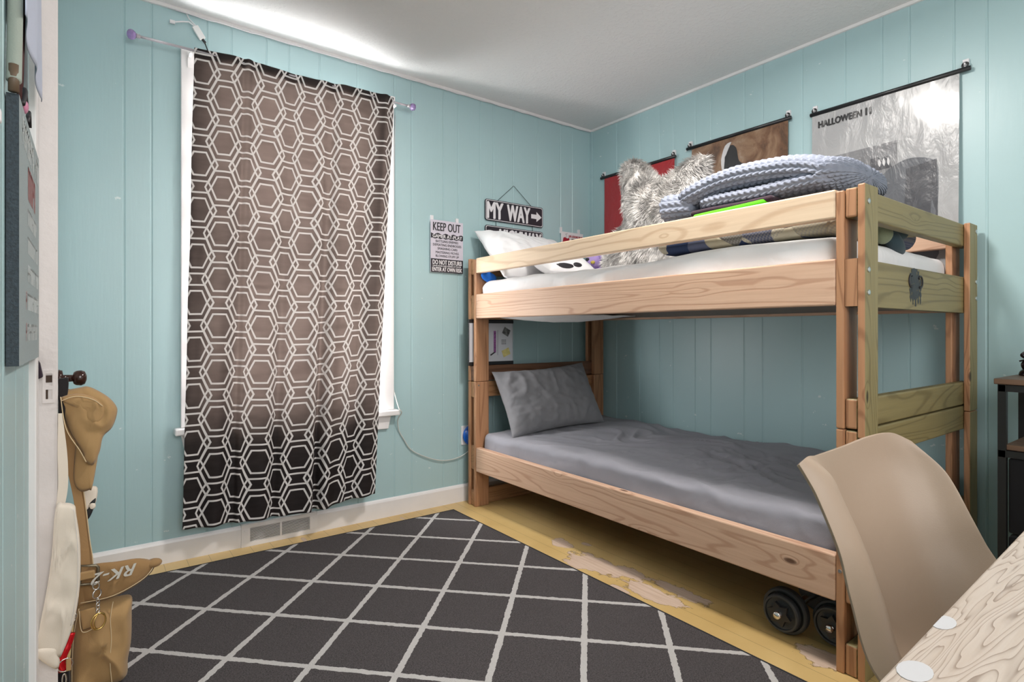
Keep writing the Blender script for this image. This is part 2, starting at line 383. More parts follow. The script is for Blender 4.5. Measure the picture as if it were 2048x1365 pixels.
# ------------------------------------------------------------------ curtain
def curtainmat():
    t = NT('trellis_curtain'); uv = t.sep(t.coord('UV')); a, P = .1014, .204; k = P/755.
    def lat(du, dv):
        x = t.math('PINGPONG', t.math('ADD', uv[0], du), a); y = t.math('PINGPONG', t.math('ADD', uv[1], dv), P/2)
        f = None
        for hy, hx, sl, cs in ((188, 185, .479, .902), (285, 285, .491, .897)):
            d1 = t.math('SUBTRACT', y, hy*k)
            d2 = t.math('MULTIPLY', t.math('SUBTRACT', t.math('ADD', x, t.math('MULTIPLY', y, sl)), hx*a/375), cs)
            d = t.math('ABSOLUTE', t.math('MAXIMUM', d1, d2)); f = d if f is None else t.math('MINIMUM', f, d)
        sg = t.math('ABSOLUTE', t.math('SUBTRACT', t.math('MULTIPLY', t.math('SUBTRACT', x, 185*a/375), .858), t.math('MULTIPLY', y, .513)))
        sg = t.math('ADD', sg, t.math('MULTIPLY', t.math('GREATER_THAN', y, 96*k), 1.))
        return t.math('MINIMUM', f, sg)
    u0, v0 = .136, .201
    f = t.math('MINIMUM', lat(-u0+10*a, -v0+10*P), lat(-u0+11*a, -v0+10.5*P))
    mk = t.ramp(t.math('DIVIDE', f, .01), [(.355, 1), (.43, 0)])
    obj_ = t.coord(); weave = t.noise(t.scaled(obj_, (900, 900, 260)), 1, 2); slub = t.noise(t.scaled(obj_, (12, 12, 50)), 1, 4)
    dark = t.mix(slub, (.012, .009, .010), (.026, .020, .020))
    col = t.mix(mk, dark, (.82, .79, .77))
    t.out(col, .75, spec=.25); t.bump(weave, .25, .001)
    tr = t.n.new('ShaderNodeBsdfTranslucent')
    t.link(t.mix(mk, t.mix(slub, (.28, .232, .212), (.44, .38, .35)), (.25, .235, .23)), tr.inputs[0])
    mx = t.n.new('ShaderNodeMixShader'); mx.inputs[0].default_value = .24
    t.link(t.p.outputs[0], mx.inputs[1]); t.link(tr.outputs[0], mx.inputs[2]); t.link(mx.outputs[0], t.n['Material Output'].inputs[0])
    return t.mt
M_CURT = curtainmat()
cth = thing('curtain', 'sheer brown curtain with white hexagon trellis pattern over the window', 'curtain', (.83, 2.82, .16))
NU, NV = 260, 330; WC = 1.013
def cpos(u, v, dy=0):
    xt = .364+(1.303-.364)*u; xb = .316+(1.186-.316)*u
    zb = .157-.020*math.sin(math.pi*u)**2+.010*u; zt = 2.253+.006*math.sin(u*9)+.010*u
    q = v**1.3; x = xt+(xb-xt)*v
    am = .004+.020*v
    s = lambda c, w: math.exp(-((u-c)/w)**2)
    f = am*(math.sin(u*31+v*.9)+.5*math.sin(u*57+1.3+v*2))*.7
    f -= .016*s(.235+.02*v, .020)*(1-.55*v) - .006*s(.215+.02*v, .012)
    f -= (.010+.030*v)*s(.60, .03)+(.008+.03*v)*s(.71-.02*v, .035)+.016*v*s(.84, .02)+.014*(1-.5*v)*s(.95, .02)
    x += (.004+.010*v)*math.cos(u*31+v*.9)*.8*math.sin(math.pi*u) + .004*nz((u*3, v*2, 0), 2)
    f += .004*nz((u*6, v*5, 0), 1.5)+.0016*nz((u*14, v*16, 4), 2)
    y = 2.806+f-.030*q+dy
    y = min(y, 2.854 if v < .8 else 2.845)
    return (x, y, zt+(zb-zt)*v)
m = MB().grid(NU, NV, lambda i, j: cpos(i/(NU-1), j/(NV-1)))
m.uv = [(i/(NU-1)*WC, j/(NV-1)*2.1) for j in range(NV) for i in range(NU)]
obj('cloth', m, M_CURT, cth, smooth=True, solid=.0006, fixn=False)
m = MB().grid(NU, 14, lambda i, j: (lambda p: (p[0], max(p[1], 2.812)+.010*math.sin(math.pi*(.15+.85*j/13)), p[2]))(cpos(i/(NU-1), j/13*.021)))
m.uv = [(i/(NU-1)*WC, j/13*.045) for j in range(14) for i in range(NU)]
obj('rod_pocket', m, M_CURT, cth, smooth=True, fixn=False)
# rod
rth = thing('curtain_rod', 'clear curtain rod with purple crystal finials above window', 'curtain rod', (.78, 2.833, 2.236))
t = NT('clear_acrylic'); t.p.inputs['Transmission Weight'].default_value = .55; M_ACR = t.out((.86, .80, .84), .12)
t = NT('purple_crystal'); t.p.inputs['Transmission Weight'].default_value = .6; M_PUR = t.out((.50, .34, .66), .08)
ry, rz = 2.813, 2.240
obj('rod', MB().tube([(.155, ry, rz), (1.40, ry, rz+.006)], .0055, 14), M_ACR, rth, smooth=True)
for sx, sg, zz in ((.155, -1, rz), (1.400, 1, rz+.006)):
    obj('collar', MB().lathe((sx+sg*-.012, ry, zz), (sg, 0, 0), [(0, .006), (.002, .009), (.006, .007), (.010, .010), (.015, .0085)], 20), M_ACR, rth, smooth=True)
    k = MB().lathe((sx+sg*.002, ry, zz), (sg, 0, 0), [(0, .007), (.004, .014), (.012, .0195), (.020, .0205), (.028, .017), (.033, .009), (.034, .003)], 9)
    obj('finial', k, M_PUR, rth)['label'] = 'purple faceted crystal knob'
for xx in (.352, 1.315):
    obj('bracket', MB().box(xx-.008, xx+.008, YA-.026, YA-.02, 2.18, 2.235).box(xx-.005, xx+.005, ry-.006, YA-.022, rz-.016, rz-.008).tube([(xx, ry-.008, rz-.010), (xx, ry, rz-.014), (xx, ry+.008, rz-.010)], .003), M_WHITE, rth)
for xx, zz in ((1.322, 2.275),):
    tag(obj('adhesive_hook', MB().box(xx-.012, xx+.012, YA-.028, YA-.0195, zz-.035, zz+.02).tube([(xx, YA-.028, zz-.02), (xx, YA-.04, zz-.03), (xx, YA-.042, zz-.018)], .004), M_WHITE, bevel=.003), 'white plastic adhesive hook on window frame beside right curtain rod end', 'hook')
# LED strip controller and wires
lt = thing('light_strip_controller', 'small white light controller box hanging above curtain corner', 'controller', (.40, YA-.02, 2.35))
U = Vector((.026, 0, .012)).normalized(); Vv = Vector((.030, 0, -.05)).normalized(); c0 = Vector((.371, YA-.022, 2.371))
ax = Vector((.55, 0, -.84)); ay = Vector((.84, 0, .55))
obj('housing', MB().obox(c0-ay*.013-Vector((0, .006, 0)), ay*.028, ax*.058, (0, .012, 0)), plain('controller_white', (.8, .8, .8), .3), lt, bevel=.003)
obj('plug_wire', MB().tube([c0+ax*.058+ay*-.0, c0+ax*.075+ay*.002], .006, 8).tube([c0+ax*.075, (.425, YA-.02, 2.276), (.43, YA-.03, 2.258)], .0025, 8), M_BLACK, lt, smooth=True)
obj('lead', MB().tube([c0, (.350, YA-.02, 2.384), (.325, YA-.018, 2.378), (.298, YA-.018, 2.368)], .0032, 8).box(.277, .297, YA-.022, YA-.012, 2.359, 2.371), M_LETTER, lt, smooth=False)
obj('upper_lead', MB().tube([c0+ay*.006, (.352, YA-.012, 2.40), (.340, YA-.012, 2.424), (.31, YA-.012, 2.427), (.27, YA-.014, 2.424)], .0024, 8), M_LETTER, lt, smooth=True)
pts = [(.30+i*.06, YA-.014+.001*math.sin(i*1.7), HC-.018+.0025*math.sin(i*2.3)) for i in range(43)]
tag(obj('light_strip', MB().tube(pts, .003, 6), M_LETTER, smooth=True), 'thin white light strip stuck along top of window wall', 'light strip')
tag(obj('roller_cord', MB().tube([(1.345, YA-.006, 2.20), (1.338, YA-.008, 1.9), (1.333, YA-.008, 1.2), (1.333, YA-.008, .70)], .0015, 6), M_LETTER, smooth=True), 'thin white cord hanging down beside right window casing', 'cord')
# power cord and outlet
cp = [(1.335, YA-.006, .69), (1.340, YA-.058, .60), (1.358, YA-.058, .57), (1.350, YA-.03, .53), (1.364, YA-.01, .468), (1.397, YA-.008, .409), (1.44, YA-.008, .348), (1.528, YA-.010, .297), (1.625, YA-.012, .264), (1.709, YA-.012, .259), (1.778, YA-.016, .276), (1.83, YA-.022, .31), (1.85, YA-.02, .345)]
def catmull(P, n=8, closed=False):
    P = [Vector(p) for p in P]; out = []
    for i in range(len(P)-1):
        p0 = P[max(i-1, 0)]; p1 = P[i]; p2 = P[i+1]; p3 = P[min(i+2, len(P)-1)]
        for j in range(n):
            q = j/n; out.append(.5*((2*p1)+(p2-p0)*q+(2*p0-5*p1+4*p2-p3)*q*q+(3*p1-p0-3*p2+p3)*q**3))
    out.append(P[-1]); return out
tag(obj('power_cord', MB().tube(catmull(cp, 6), .0032, 8), plain('cord_grey', (.55, .58, .56), .4), smooth=True), 'pale grey cord looping from window sill to wall outlet', 'cord')
ot = thing('wall_outlet', 'white wall outlet plate behind bunk bed front leg', 'outlet', (1.81, YA, .39))
obj('cover_plate', MB().box(1.772, 1.846, YA-.007, YA+.001, .333, .447), M_WHITE, ot, bevel=.003)
for zz in (.37, .41): obj('socket', MB().lathe((1.809, YA-.006, zz), (0, -1, 0), [(0, .016), (.003, .016)], 20), M_WHITE, ot)
bl = thing('plug_in_night_light', 'round translucent blue plastic plug-in beside bunk bed post', 'night light', (1.835, YA-.03, .39))
t = NT('blue_plastic'); t.p.inputs['Transmission Weight'].default_value = .25; M_BLUE = t.out((.012, .16, .75), .15)
m = MB().lathe((1.838, YA-.012, .39), (0, -1, 0), [(0, .05), (.004, .062), (.012, .064), (.016, .058), (.018, .048), (.024, .046), (.030, .036), (.032, .024), (.038, .018), (.039, .004)], 40)
obj('dish', m, M_BLUE, bl, smooth=True)
obj('plug', MB().box(1.82, 1.85, YA-.014, YA-.006, .37, .41), M_BLUE, bl)
# ------------------------------------------------------------------ rug
def rugmat():
    t = NT('trellis_rug'); v = t.coord(); x, y, z = t.sep(v)
    wob = t.noise(v, 60, 2); wob2 = t.noise(t.scaled(v, (1, 1, 1), loc=(5, 3, 0)), 60, 2)
    xx = t.math('DIVIDE', t.math('ADD', t.math('SUBTRACT', x, 1.424), t.math('MULTIPLY', t.math('SUBTRACT', wob, .5), .010)), .378)
    yy = t.math('DIVIDE', t.math('ADD', t.math('SUBTRACT', y, 2.510), t.math('MULTIPLY', t.math('SUBTRACT', wob2, .5), .010)), .385)
    f = None
    for op in ('ADD', 'SUBTRACT'):
        d = t.math('ABSOLUTE', t.math('SUBTRACT', t.math('FRACT', t.math('ADD', t.math(op, xx, yy), 50.5)), .5))
        f = d if f is None else t.math('MINIMUM', f, d)
    line = t.math('LESS_THAN', f, .037)
    # lattice stops a little inside the bound edge
    line = t.math('MULTIPLY', line, t.math('MULTIPLY', t.math('LESS_THAN', x, 1.618), t.math('LESS_THAN', y, 2.722)))
    n = t.noise(v, 260, 3, .7); n2 = t.noise(v, 5, 3)
    g = t.mix(t.ramp(n, [(.3, 0), (.7, 1)]), (.035, .031, .033), (.15, .135, .138))
    g = t.mix(t.ramp(n2, [(.35, 0), (.7, .25)]), g, (.10, .09, .092))
    c = t.mix(line, g, t.mix(n, (.50, .48, .47), (.72, .69, .68)))
    t.bump(t.math('ADD', n, t.math('MULTIPLY', line, .5)), .9, .006)
    return t.out(c, .95, spec=.1)
rg = thing('area_rug', 'charcoal area rug with cream diamond lattice on yellow floor', 'rug', (.8, 1.7, 0))
obj('pile', MB().box(0.0, 1.632, .50, 2.737, .001, .011), rugmat(), rg, bevel=.004)
obj('binding', MB().tube([(0, .50, .006), (1.634, .50, .006), (1.634, 2.738, .006), (0, 2.738, .006)], .0062, 8, closed=True), plain('rug_edge', (.012, .012, .014), .8), rg)
# ------------------------------------------------------------------ bunk bed
FX, BX = 1.775, 2.818          # front and back faces of the bed
PW = .092
bed = thing('bunk_bed', 'wooden bunk bed built from pine boards, in room corner', 'bunk bed', (2.30, 1.75, 0))
RT = [(.746, .769), (.711, .745), (.689, .710)]       # right end: inner board, end rails, outer board (y)
LT = [(2.725, 2.750), (2.751, 2.785), (2.786, 2.809)]   # left end
for side, T in (('r', RT), ('l', LT)):
    for xi, (xa, xb) in enumerate(((FX, FX+PW), (BX-PW, BX))):
        for q in (0, 2):
            ya, yb = T[q]
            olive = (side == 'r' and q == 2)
            top = 1.436 if q == 2 else 1.426
            if side == 'r' and xi == 1: top = 1.432
            zj = .722 if side == 'l' else (.722 if q == 0 else .700)
            for (z0, z1) in ((0, zj-.0015), (zj, top)):
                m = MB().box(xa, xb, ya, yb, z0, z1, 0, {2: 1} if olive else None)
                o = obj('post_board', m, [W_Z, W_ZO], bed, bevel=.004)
                if olive: o['label'] = 'post board with outer face coloured for greenish light'
for side, T in (('r', RT), ('l', LT)):
    ya, yb = T[1]
    rails = [(1.343, 1.430), (1.083, 1.222), (.724, .812), (.628, .719), (.210, .350), (0.001, .092)]
    for i, (z0, z1) in enumerate(rails):
        ins = .004
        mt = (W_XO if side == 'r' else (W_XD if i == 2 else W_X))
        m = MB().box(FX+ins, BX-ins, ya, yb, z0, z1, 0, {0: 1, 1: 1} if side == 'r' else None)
        if side == 'r' and i == 1:      # black sprayed tag on the outside
            yf = ya-.0006; o_ = (0, yf, 0)
            for cx, w, zt, zb in ((2.185, .012, 1.205, 1.108), (2.205, .016, 1.219, 1.100), (2.228, .018, 1.220, 1.094), (2.252, .014, 1.214, 1.104), (2.272, .010, 1.19, 1.102)):
                P = []
                for k in range(13):
                    q = k/12; P.append((cx+w*1.5*(.5+.25*math.sin(k*2.1+cx*60))*(1 if q < .7 else 1-(q-.7)*2.2), zt+(zb-zt)*q))
                Q = [(2*cx-x, z) for x, z in P[::-1]]
                m.add([(x, yf, z) for x, z in P+Q], [list(range(26))], 2)
            for cx, a0, a1 in ((2.186, 60, 300), (2.270, -120, 150)):
                ring = [(cx+.018*math.cos(math.radians(a0+(a1-a0)*k/12)), yf-.0003, 1.178+.020*math.sin(math.radians(a0+(a1-a0)*k/12))) for k in range(13)]
                m.tube(ring, .0035, 6, 2)
            for k in range(5): m.ball((2.215+.012*(k % 3), yf, 1.205-.018*k), .022, .0006, .018, 12, 2)
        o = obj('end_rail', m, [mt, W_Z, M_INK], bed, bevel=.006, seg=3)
        if side == 'r': o['label'] = 'end board coloured olive for greenish light' + (' with black painted mark' if i == 1 else '')
for xa, xb in ((FX, FX+.036), (BX-.036, BX)):
    front = xa == FX
    obj('guard_rail', MB().box(xa, xb, RT[0][1]+.001, LT[0][0]-.001, 1.347, 1.433), W_Y2 if front else W_Y, bed, bevel=.005)
    obj('side_rail', MB().box(xa, xb, RT[0][1]+.001, LT[0][0]-.001, 1.087, 1.226), W_Y, bed, bevel=.005)
    obj('side_rail', MB().box(xa, xb, RT[0][1]+.001, LT[0][0]-.001, .205, .343), W_Y, bed, bevel=.005)
obj('bed_base', MB().box(FX+.037, BX-.037, RT[0][1]+.002, LT[0][0]-.002, 1.100, 1.118), W_XD, bed)
obj('bed_base', MB().box(FX+.037, BX-.037, RT[0][1]+.002, LT[0][0]-.002, .225, .243), W_XD, bed)
for xx in (FX+.022, BX-.02):
    for zz in (1.386, 1.188, 1.122) if xx < 2 else (1.404, 1.205, 1.140):
        obj('bolt', MB().lathe((xx, .6895, zz), (0, -1, 0), [(0, .0085), (.003, .008), (.0045, .005)], 16), M_STEEL, bed, smooth=False)
obj('bolt', MB().lathe((FX+.001, .757, .30), (-1, 0, 0), [(0, .006), (.003, .005)], 12), M_STEEL, bed)
obj('bolt', MB().lathe((FX+.02, 2.7245, .70), (0, -1, 0), [(0, .005), (.0015, .004)], 12), M_STEEL, bed)
# sheets & mattresses
def softbox(x0, x1, y0, y1, z0, z1, r, nx, ny, dz, bulge=0.0):
    m = MB(); prof = []
    n = 6
    def f(i, j):
        return None
    # closed shell: u around x-section (sides + top + bottom), j along y
    cs = []
    def arc(cx, cz, a0, a1):
        for k in range(n+1):
            a = math.radians(a0+(a1-a0)*k/n); cs.append((cx+r*math.cos(a), cz+r*math.sin(a)))
    arc(x0+r, z0+r, 270, 180); arc(x0+r, z1-r, 180, 90)
    for k in range(1, nx): cs.append((x0+r+(x1-x0-2*r)*k/nx, z1))
    arc(x1-r, z1-r, 90, 0); arc(x1-r, z0+r, 0, -90)
    N = len(cs); cx, cz = (x0+x1)/2, (z0+z1)/2
    ys = []
    for k in range(n+1):
        a = math.pi/2*k/n; ys.append((y0+r-r*math.cos(a), (1-(r/((z1-z0)/2))*(1-math.sin(a)), r*(1-math.sin(a)))))
    for k in range(1, ny): ys.append((y0+r+(y1-y0-2*r)*k/ny, (1, 0)))
    for k in range(n+1):
        a = math.pi/2*k/n; ys.append((y1-r+r*math.sin(a), (1-(r/((z1-z0)/2))*(1-math.cos(a)), r*(1-math.cos(a)))))
    def g(i, j):
        X, Z = cs[i]; Y, (sc, ins) = ys[j]
        Z2 = cz+(Z-cz)*sc; X2 = cx+(X-cx)*(1-ins/((x1-x0)/2))
        p = Vector((X2, Y, Z2)); d = dz(p, Z > z1-r*1.1)
        return p+d
    m.grid(N, len(ys), g, 0, True)
    m.f.append(list(range(N))); m.m.append(0); m.f.append([(len(ys)-1)*N+i for i in range(N)][::-1]); m.m.append(0)
    return m
M_SHEETG = fabric('grey_sheet', (.30, .295, .335), .8, 900, .5, .10, 7)
M_SHEETW = fabric('white_sheet', (.80, .79, .80), .85, 900, .4, .03, 8)
def wr_low(p, top):
    d = Vector()
    if top:
        # sag and pull folds
        d.z = .020*nz((p.x*1.3, p.y*1.0, 0), 1.6, 1)+.010*nz((p.x, p.y*.6, 0), 5, 2)
        rid = 1-abs(nz((p.x*1.0+.25*nz((p.x, p.y, 0), 3, 8), p.y*.45, 0), 7, 3))*3.2
        d.z += .016*max(0, rid)*(.4+.6*max(0, 1-abs(p.y-1.7)/1.1))
        rid = 1-abs(nz((p.x*1.2+.1*nz((p.x, p.y, 0), 9), p.y*1.6, 0), 11, 5))*4
        d.z += .011*max(0, rid)*math.exp(-((p.x-2.25)**2+(p.y-1.35)**2)/.10)
        d.z += .010*max(0, min(1, (p.x-1.95)/.6))
    sd = max(0, 1-(p.x-1.80)/.10)
    d.x += sd*(.004+.022*nz((0, p.y*2.0, p.z*4+p.y*.9), 2.4, 4))
    if p.x < 1.95 and not top: d.x += .006*max(0, 1-abs(nz((0, p.y*.8, p.z*4), 4, 6))*4)
    if p.x < 2.0: d.z += -.012*max(0, nz((0, p.y*1.0, 0), 2.2, 9))
    return d
mt = thing('lower_mattress', 'mattress in wrinkled grey fitted sheet on the bottom bunk', 'mattress', (2.3, 1.75, .243))
obj('fitted_sheet', softbox(FX+.038, BX-.012, RT[0][1]+.006, LT[0][0]-.004, .244, .425, .035, 90, 190, wr_low), M_SHEETG, mt, smooth=True)
def wr_up(p, top):
    d = Vector()
    if top: d.z = .014*nz((p.x, p.y, 0), 2.0, 11)+.006*nz((p.x, p.y, 0), 7, 12)
    rid = 1-abs(nz((0, p.y*.9+p.z*3, p.z*2), 3.2, 13))*3.5
    if p.x < 1.95: d.x -= .015*max(0, rid)
    if not top and p.z < 1.15: d.z = 0
    if top: d.z += .012*max(0, 1-abs(p.y-1.0)/.5)
    return d
mt = thing('upper_mattress', 'mattress under a white sheet on the top bunk', 'mattress', (2.3, 1.75, 1.118))
obj('fitted_sheet', softbox(FX+.040, BX-.04, RT[0][1]+.004, LT[0][0]-.004, 1.119, 1.300, .04, 80, 160, wr_up), M_SHEETW, mt, smooth=True)
m = MB().grid(60, 24, lambda i, j: (1.83+.50*j/23, 2.64-.62*i/59, 1.094-.030*math.sin(math.pi*i/59)**.8*math.sin(math.pi*j/23)**.6+.004*nz((i*.2, j*.3, 0), 1)))
obj('sheet_hem', m, M_SHEETW, mt, smooth=True, solid=.003)['label'] = 'loose white sheet sagging below the top bunk'
# pillows
def pillow(w, h, t, mat4, nu=70, nv=50, seed=0, wr=.006, pinch=.10, extra=None):
    m = MB(); M = mat4
    def srf(i, j, sg):
        a = -1+2*i/(nu-1); b = -1+2*j/(nv-1)
        k = (1-abs(a)**3.2)*(1-abs(b)**3.2); th = t/2*max(k, 0)**.55
        x = a*w/2*(1-pinch*(1-b*b)*0.55); y = b*h/2*(1-pinch*(1-a*a)*.9)
        d = wr*(nz((x, y, sg*.3), 9, seed)+.7*nz((x, y*1.6, sg), 22, seed+1))*min(1, k*5)
        rd = max(0, 1-abs(nz((x*1.1, y*.6, sg), 8, seed+2))*4)*wr*.9*min(1, k*4)
        z = sg*(th+d+rd+.0015)
        p = Vector((x, y, z))
        if extra: p = extra(p, a, b)
        return M @ p
    m.grid(nu, nv, lambda i, j: srf(i, j, 1)); m.grid(nu, nv, lambda i, j: srf(i, j, -1))
    b2 = nu*nv
    for i in range(nu-1):
        m.f.append([i, i+1, b2+i+1, b2+i]); m.m.append(0); q = (nv-1)*nu; m.f.append([q+i, b2+q+i, b2+q+i+1, q+i+1]); m.m.append(0)
    for j in range(nv-1):
        m.f.append([j*nu, b2+j*nu, b2+(j+1)*nu, (j+1)*nu]); m.m.append(0); q = nu-1; m.f.append([j*nu+q, (j+1)*nu+q, b2+(j+1)*nu+q, b2+j*nu+q]); m.m.append(0)
    return m
def TM(loc, rx=0, ry=0, rz=0):
    return Matrix.Translation(loc) @ Matrix.Rotation(math.radians(rz), 4, 'Z') @ Matrix.Rotation(math.radians(ry), 4, 'Y') @ Matrix.Rotation(math.radians(rx), 4, 'X')
pl = thing('grey_pillow', 'wrinkled grey pillow leaning on headboard of the bottom bunk', 'pillow', (2.22, 2.6, .44))
obj('pillowcase', pillow(.68, .41, .16, TM((2.215, 2.585, .613), 62, -3, -4), seed=3, wr=.010), fabric('grey_pillowcase', (.24, .235, .25), .85, 900, .5, .1, 10), pl, smooth=True)
pl = thing('white_pillow', 'white pillow tilted up at head of the top bunk', 'pillow', (2.08, 2.6, 1.3))
obj('pillowcase', pillow(.64, .44, .17, TM((2.14, 2.655, 1.452), 42, 2, -1), seed=5, wr=.008), M_SHEETW, pl, smooth=True)
pl = thing('printed_pillow', 'small white cushion with black print lying in front of white pillow', 'cushion', (2.45, 2.35, 1.3))
pm = pillow(.34, .26, .12, TM((2.10, 2.35, 1.382), 24, 0, -3), 40, 40, seed=8, wr=.004)
obj('cover', pm, M_SHEETW, pl, smooth=True)
for bx_, bz_, bw_ in ((2.035, 1.366, .085), (2.120, 1.374, .050)):
    obj('printed_blot', MB().ball((bx_, 2.262, bz_-.004), bw_, .03, .020, 20), M_INK, pl, smooth=True)['label'] = 'black printed shape'
# ------------------------------------------------------------------ signs
def board(name, label, cat, x0, x1, z0, z1, y, mats, group=None):
    return None
YS = YA-.012
M_SIGNW = plain('sign_lilac_white', (.60, .56, .64), .5, var=.05); M_SIGNB = plain('sign_black', (.018, .014, .022), .45)
kt = thing('door_sign', 'lilac and black KEEP OUT gamer plaque stuck on window wall', 'sign', (1.668, YS, 1.354))
m = MB(); m.box(1.560, 1.776, YS-.004, YS+.002, 1.354, 1.655, 0)
yf = YS-.0046
def zrect(m, x0, x1, z0, z1, mi, y=None): m.add([(x0, y or yf, z0), (x1, y or yf, z0), (x1, y or yf, z1), (x0, y or yf, z1)], [(0, 1, 2, 3)], mi)
zrect(m, 1.5605, 1.7755, 1.3545, 1.432, 1); 
P = [(1.5605+.215*k/20, 1.549+.003*math.sin(k*1.9)) for k in range(21)]+[(1.7755-.215*k/20, 1.577+.004*math.sin(k*1.3)) for k in range(21)]
m.add([(x, yf, z) for x, z in P], [list(range(42))], 1)
yt = yf-.0005
def wtx(m, s, x0, x1, z0, z1, mi, bold=0, y=None): put_text(m, s, (x0, y or yt, z0), (x1-x0, 0, 0), (0, 0, z1-z0), mi, bold)
wtx(m, 'KEEP OUT', 1.575, 1.757, 1.594, 1.642, 2, .0012)
wtx(m, 'GAMER AT-PLAY', 1.572, 1.768, 1.5535, 1.573, 3, .0008)
for s_, a, b, zz in (('BATTLING ENEMIES', 1.592, 1.742, 1.527), ('DEFEATING ENDBOSSES', 1.574, 1.763, 1.506), ('SMASHING CARS', 1.604, 1.736, 1.485), ('MASTERING MOVES', 1.592, 1.746, 1.463), ('BLOWING STUFF UP', 1.592, 1.746, 1.442)):
    wtx(m, s_, a, b, zz, zz+.0135, 2, .0003)
wtx(m, 'DO NOT DISTURB', 1.572, 1.766, 1.399, 1.425, 3, .0009)
wtx(m, 'LEAVE FOOD AND DRINKS AT DOOR', 1.572, 1.762, 1.387, 1.395, 3, .0004)
wtx(m, 'ENTER AT OWN RISK', 1.570, 1.768, 1.360, 1.383, 3, .0009)
obj('plaque', m, [M_SIGNW, M_SIGNB, M_INK, M_LETTER], kt, fixn=False)
for xx in (1.572, 1.740): obj('adhesive_strip', MB().box(xx-.009, xx+.009, YS+.002, YA, 1.64, 1.680), M_LETTER, kt)
def rrect(x0, x1, z0, z1, r, n=5):
    P = []
    for cx, cz, a0 in ((x1-r, z1-r, 0), (x0+r, z1-r, 90), (x0+r, z0+r, 180), (x1-r, z0+r, 270)):
        for k in range(n+1):
            a = math.radians(a0+90*k/n); P.append((cx+r*math.cos(a), cz+r*math.sin(a)))
    return P
ms = thing('street_style_sign', 'black MY WAY and HIGHWAY signs hung from a string above top bunk', 'sign', (2.166, YS, 1.54))
for (z0, z1, nm) in ((1.697, 1.828, 'my'), (1.540, 1.668, 'hw')):
    m = MB(); P = rrect(1.937, 2.396, z0, z1, .014); m.prism([(x, YS-.002, z) for x, z in P], (0, .004, 0), 0)
    for d, mi, yy in ((.004, 1, YS-.0025), (.0075, 0, YS-.003)):
        P = rrect(1.937+d, 2.396-d, z0+d, z1-d, .011); m.add([(x, yy, z) for x, z in P], [list(range(len(P)))], mi)
    yt2 = YS-.0035
    if nm == 'my':
        wtx(m, 'MY', 1.952, 2.070, z0+.014, z1-.016, 1, .0045, yt2); wtx(m, 'WAY', 2.105, 2.285, z0+.014, z1-.016, 1, .0045, yt2)
        zc = (z0+z1)/2; A = [(2.296, zc-.014), (2.340, zc-.014), (2.340, zc-.033), (2.384, zc), (2.340, zc+.033), (2.340, zc+.014), (2.296, zc+.014)]
    else:
        wtx(m, 'HIGHWAY', 2.045, 2.380, z0+.014, z1-.016, 1, .0045, yt2)
        zc = (z0+z1)/2; A = [(2.036-2.296+2.296, zc-.012), (2.036, zc+.012), (1.992, zc+.012), (1.992, zc+.032), (1.948, zc), (1.992, zc-.032), (1.992, zc-.012)]
    m.add([(x, yt2, z) for x, z in A], [list(range(7))], 1)
    obj('sign_plate', m, [M_SIGNB, M_LETTER], ms, fixn=False)
M_STR = plain('dark_string', (.03, .05, .05), .7)
obj('string', MB().tube([(2.03, YS, 1.826), (2.156, YS-.001, 1.938), (2.30, YS, 1.826)], .0018, 6).tube([(2.02, YS, 1.668), (2.02, YS, 1.698)], .0015, 6).tube([(2.31, YS, 1.668), (2.31, YS, 1.698)], .0015, 6), M_STR, ms)
obj('nail', MB().tube([(2.156, YA, 1.938), (2.156, YS-.004, 1.938)], .002, 8), M_STEEL, ms)
ls = thing('gaming_plaque', 'white and red gaming rules plaque on wall above top bunk corner', 'sign', (2.66, YS, 1.40))
m = MB(); m.box(2.560, 2.760, YS-.004, YS+.002, 1.40, 1.692, 0); M_RED = plain('red_print', (.35, .012, .03), .5)
wtx(m, 'LIFE LESSONS FROM', 2.625, 2.752, 1.658, 1.672, 1, .001); wtx(m, 'VIDEO GAMES', 2.648, 2.752, 1.626, 1.650, 2, .0014)
A = [(2.566, 1.607), (2.575, 1.650), (2.590, 1.656), (2.612, 1.648), (2.628, 1.655), (2.634, 1.612), (2.626, 1.606), (2.612, 1.622), (2.588, 1.622), (2.576, 1.606)]
m.add([(x, yt, z) for x, z in A], [list(range(10))], 1)
m.tube([(2.60, yt, 1.656), (2.604, yt, 1.670), (2.594, yt, 1.676), (2.614, yt, 1.682)], .001, 4, 2)
for i, s_ in enumerate(('IF YOU FALL', 'GET UP AND', 'TRY AGAIN', 'KEEP MOVING', 'BE BRAVE')):
    pass
for i in range(7): zrect(m, 2.60-.01*(i % 3), 2.74+.008*(i % 2), 1.585-.026*i, 1.597-.026*i, 2 if i % 2 else 1, yt)
obj('plaque', m, [M_LETTER, M_RED, M_INK], ls, fixn=False)
for xx in (2.562, 2.728): obj('adhesive_strip', MB().box(xx-.008, xx+.008, YS+.002, YA, 1.68, 1.722), M_LETTER, ls)
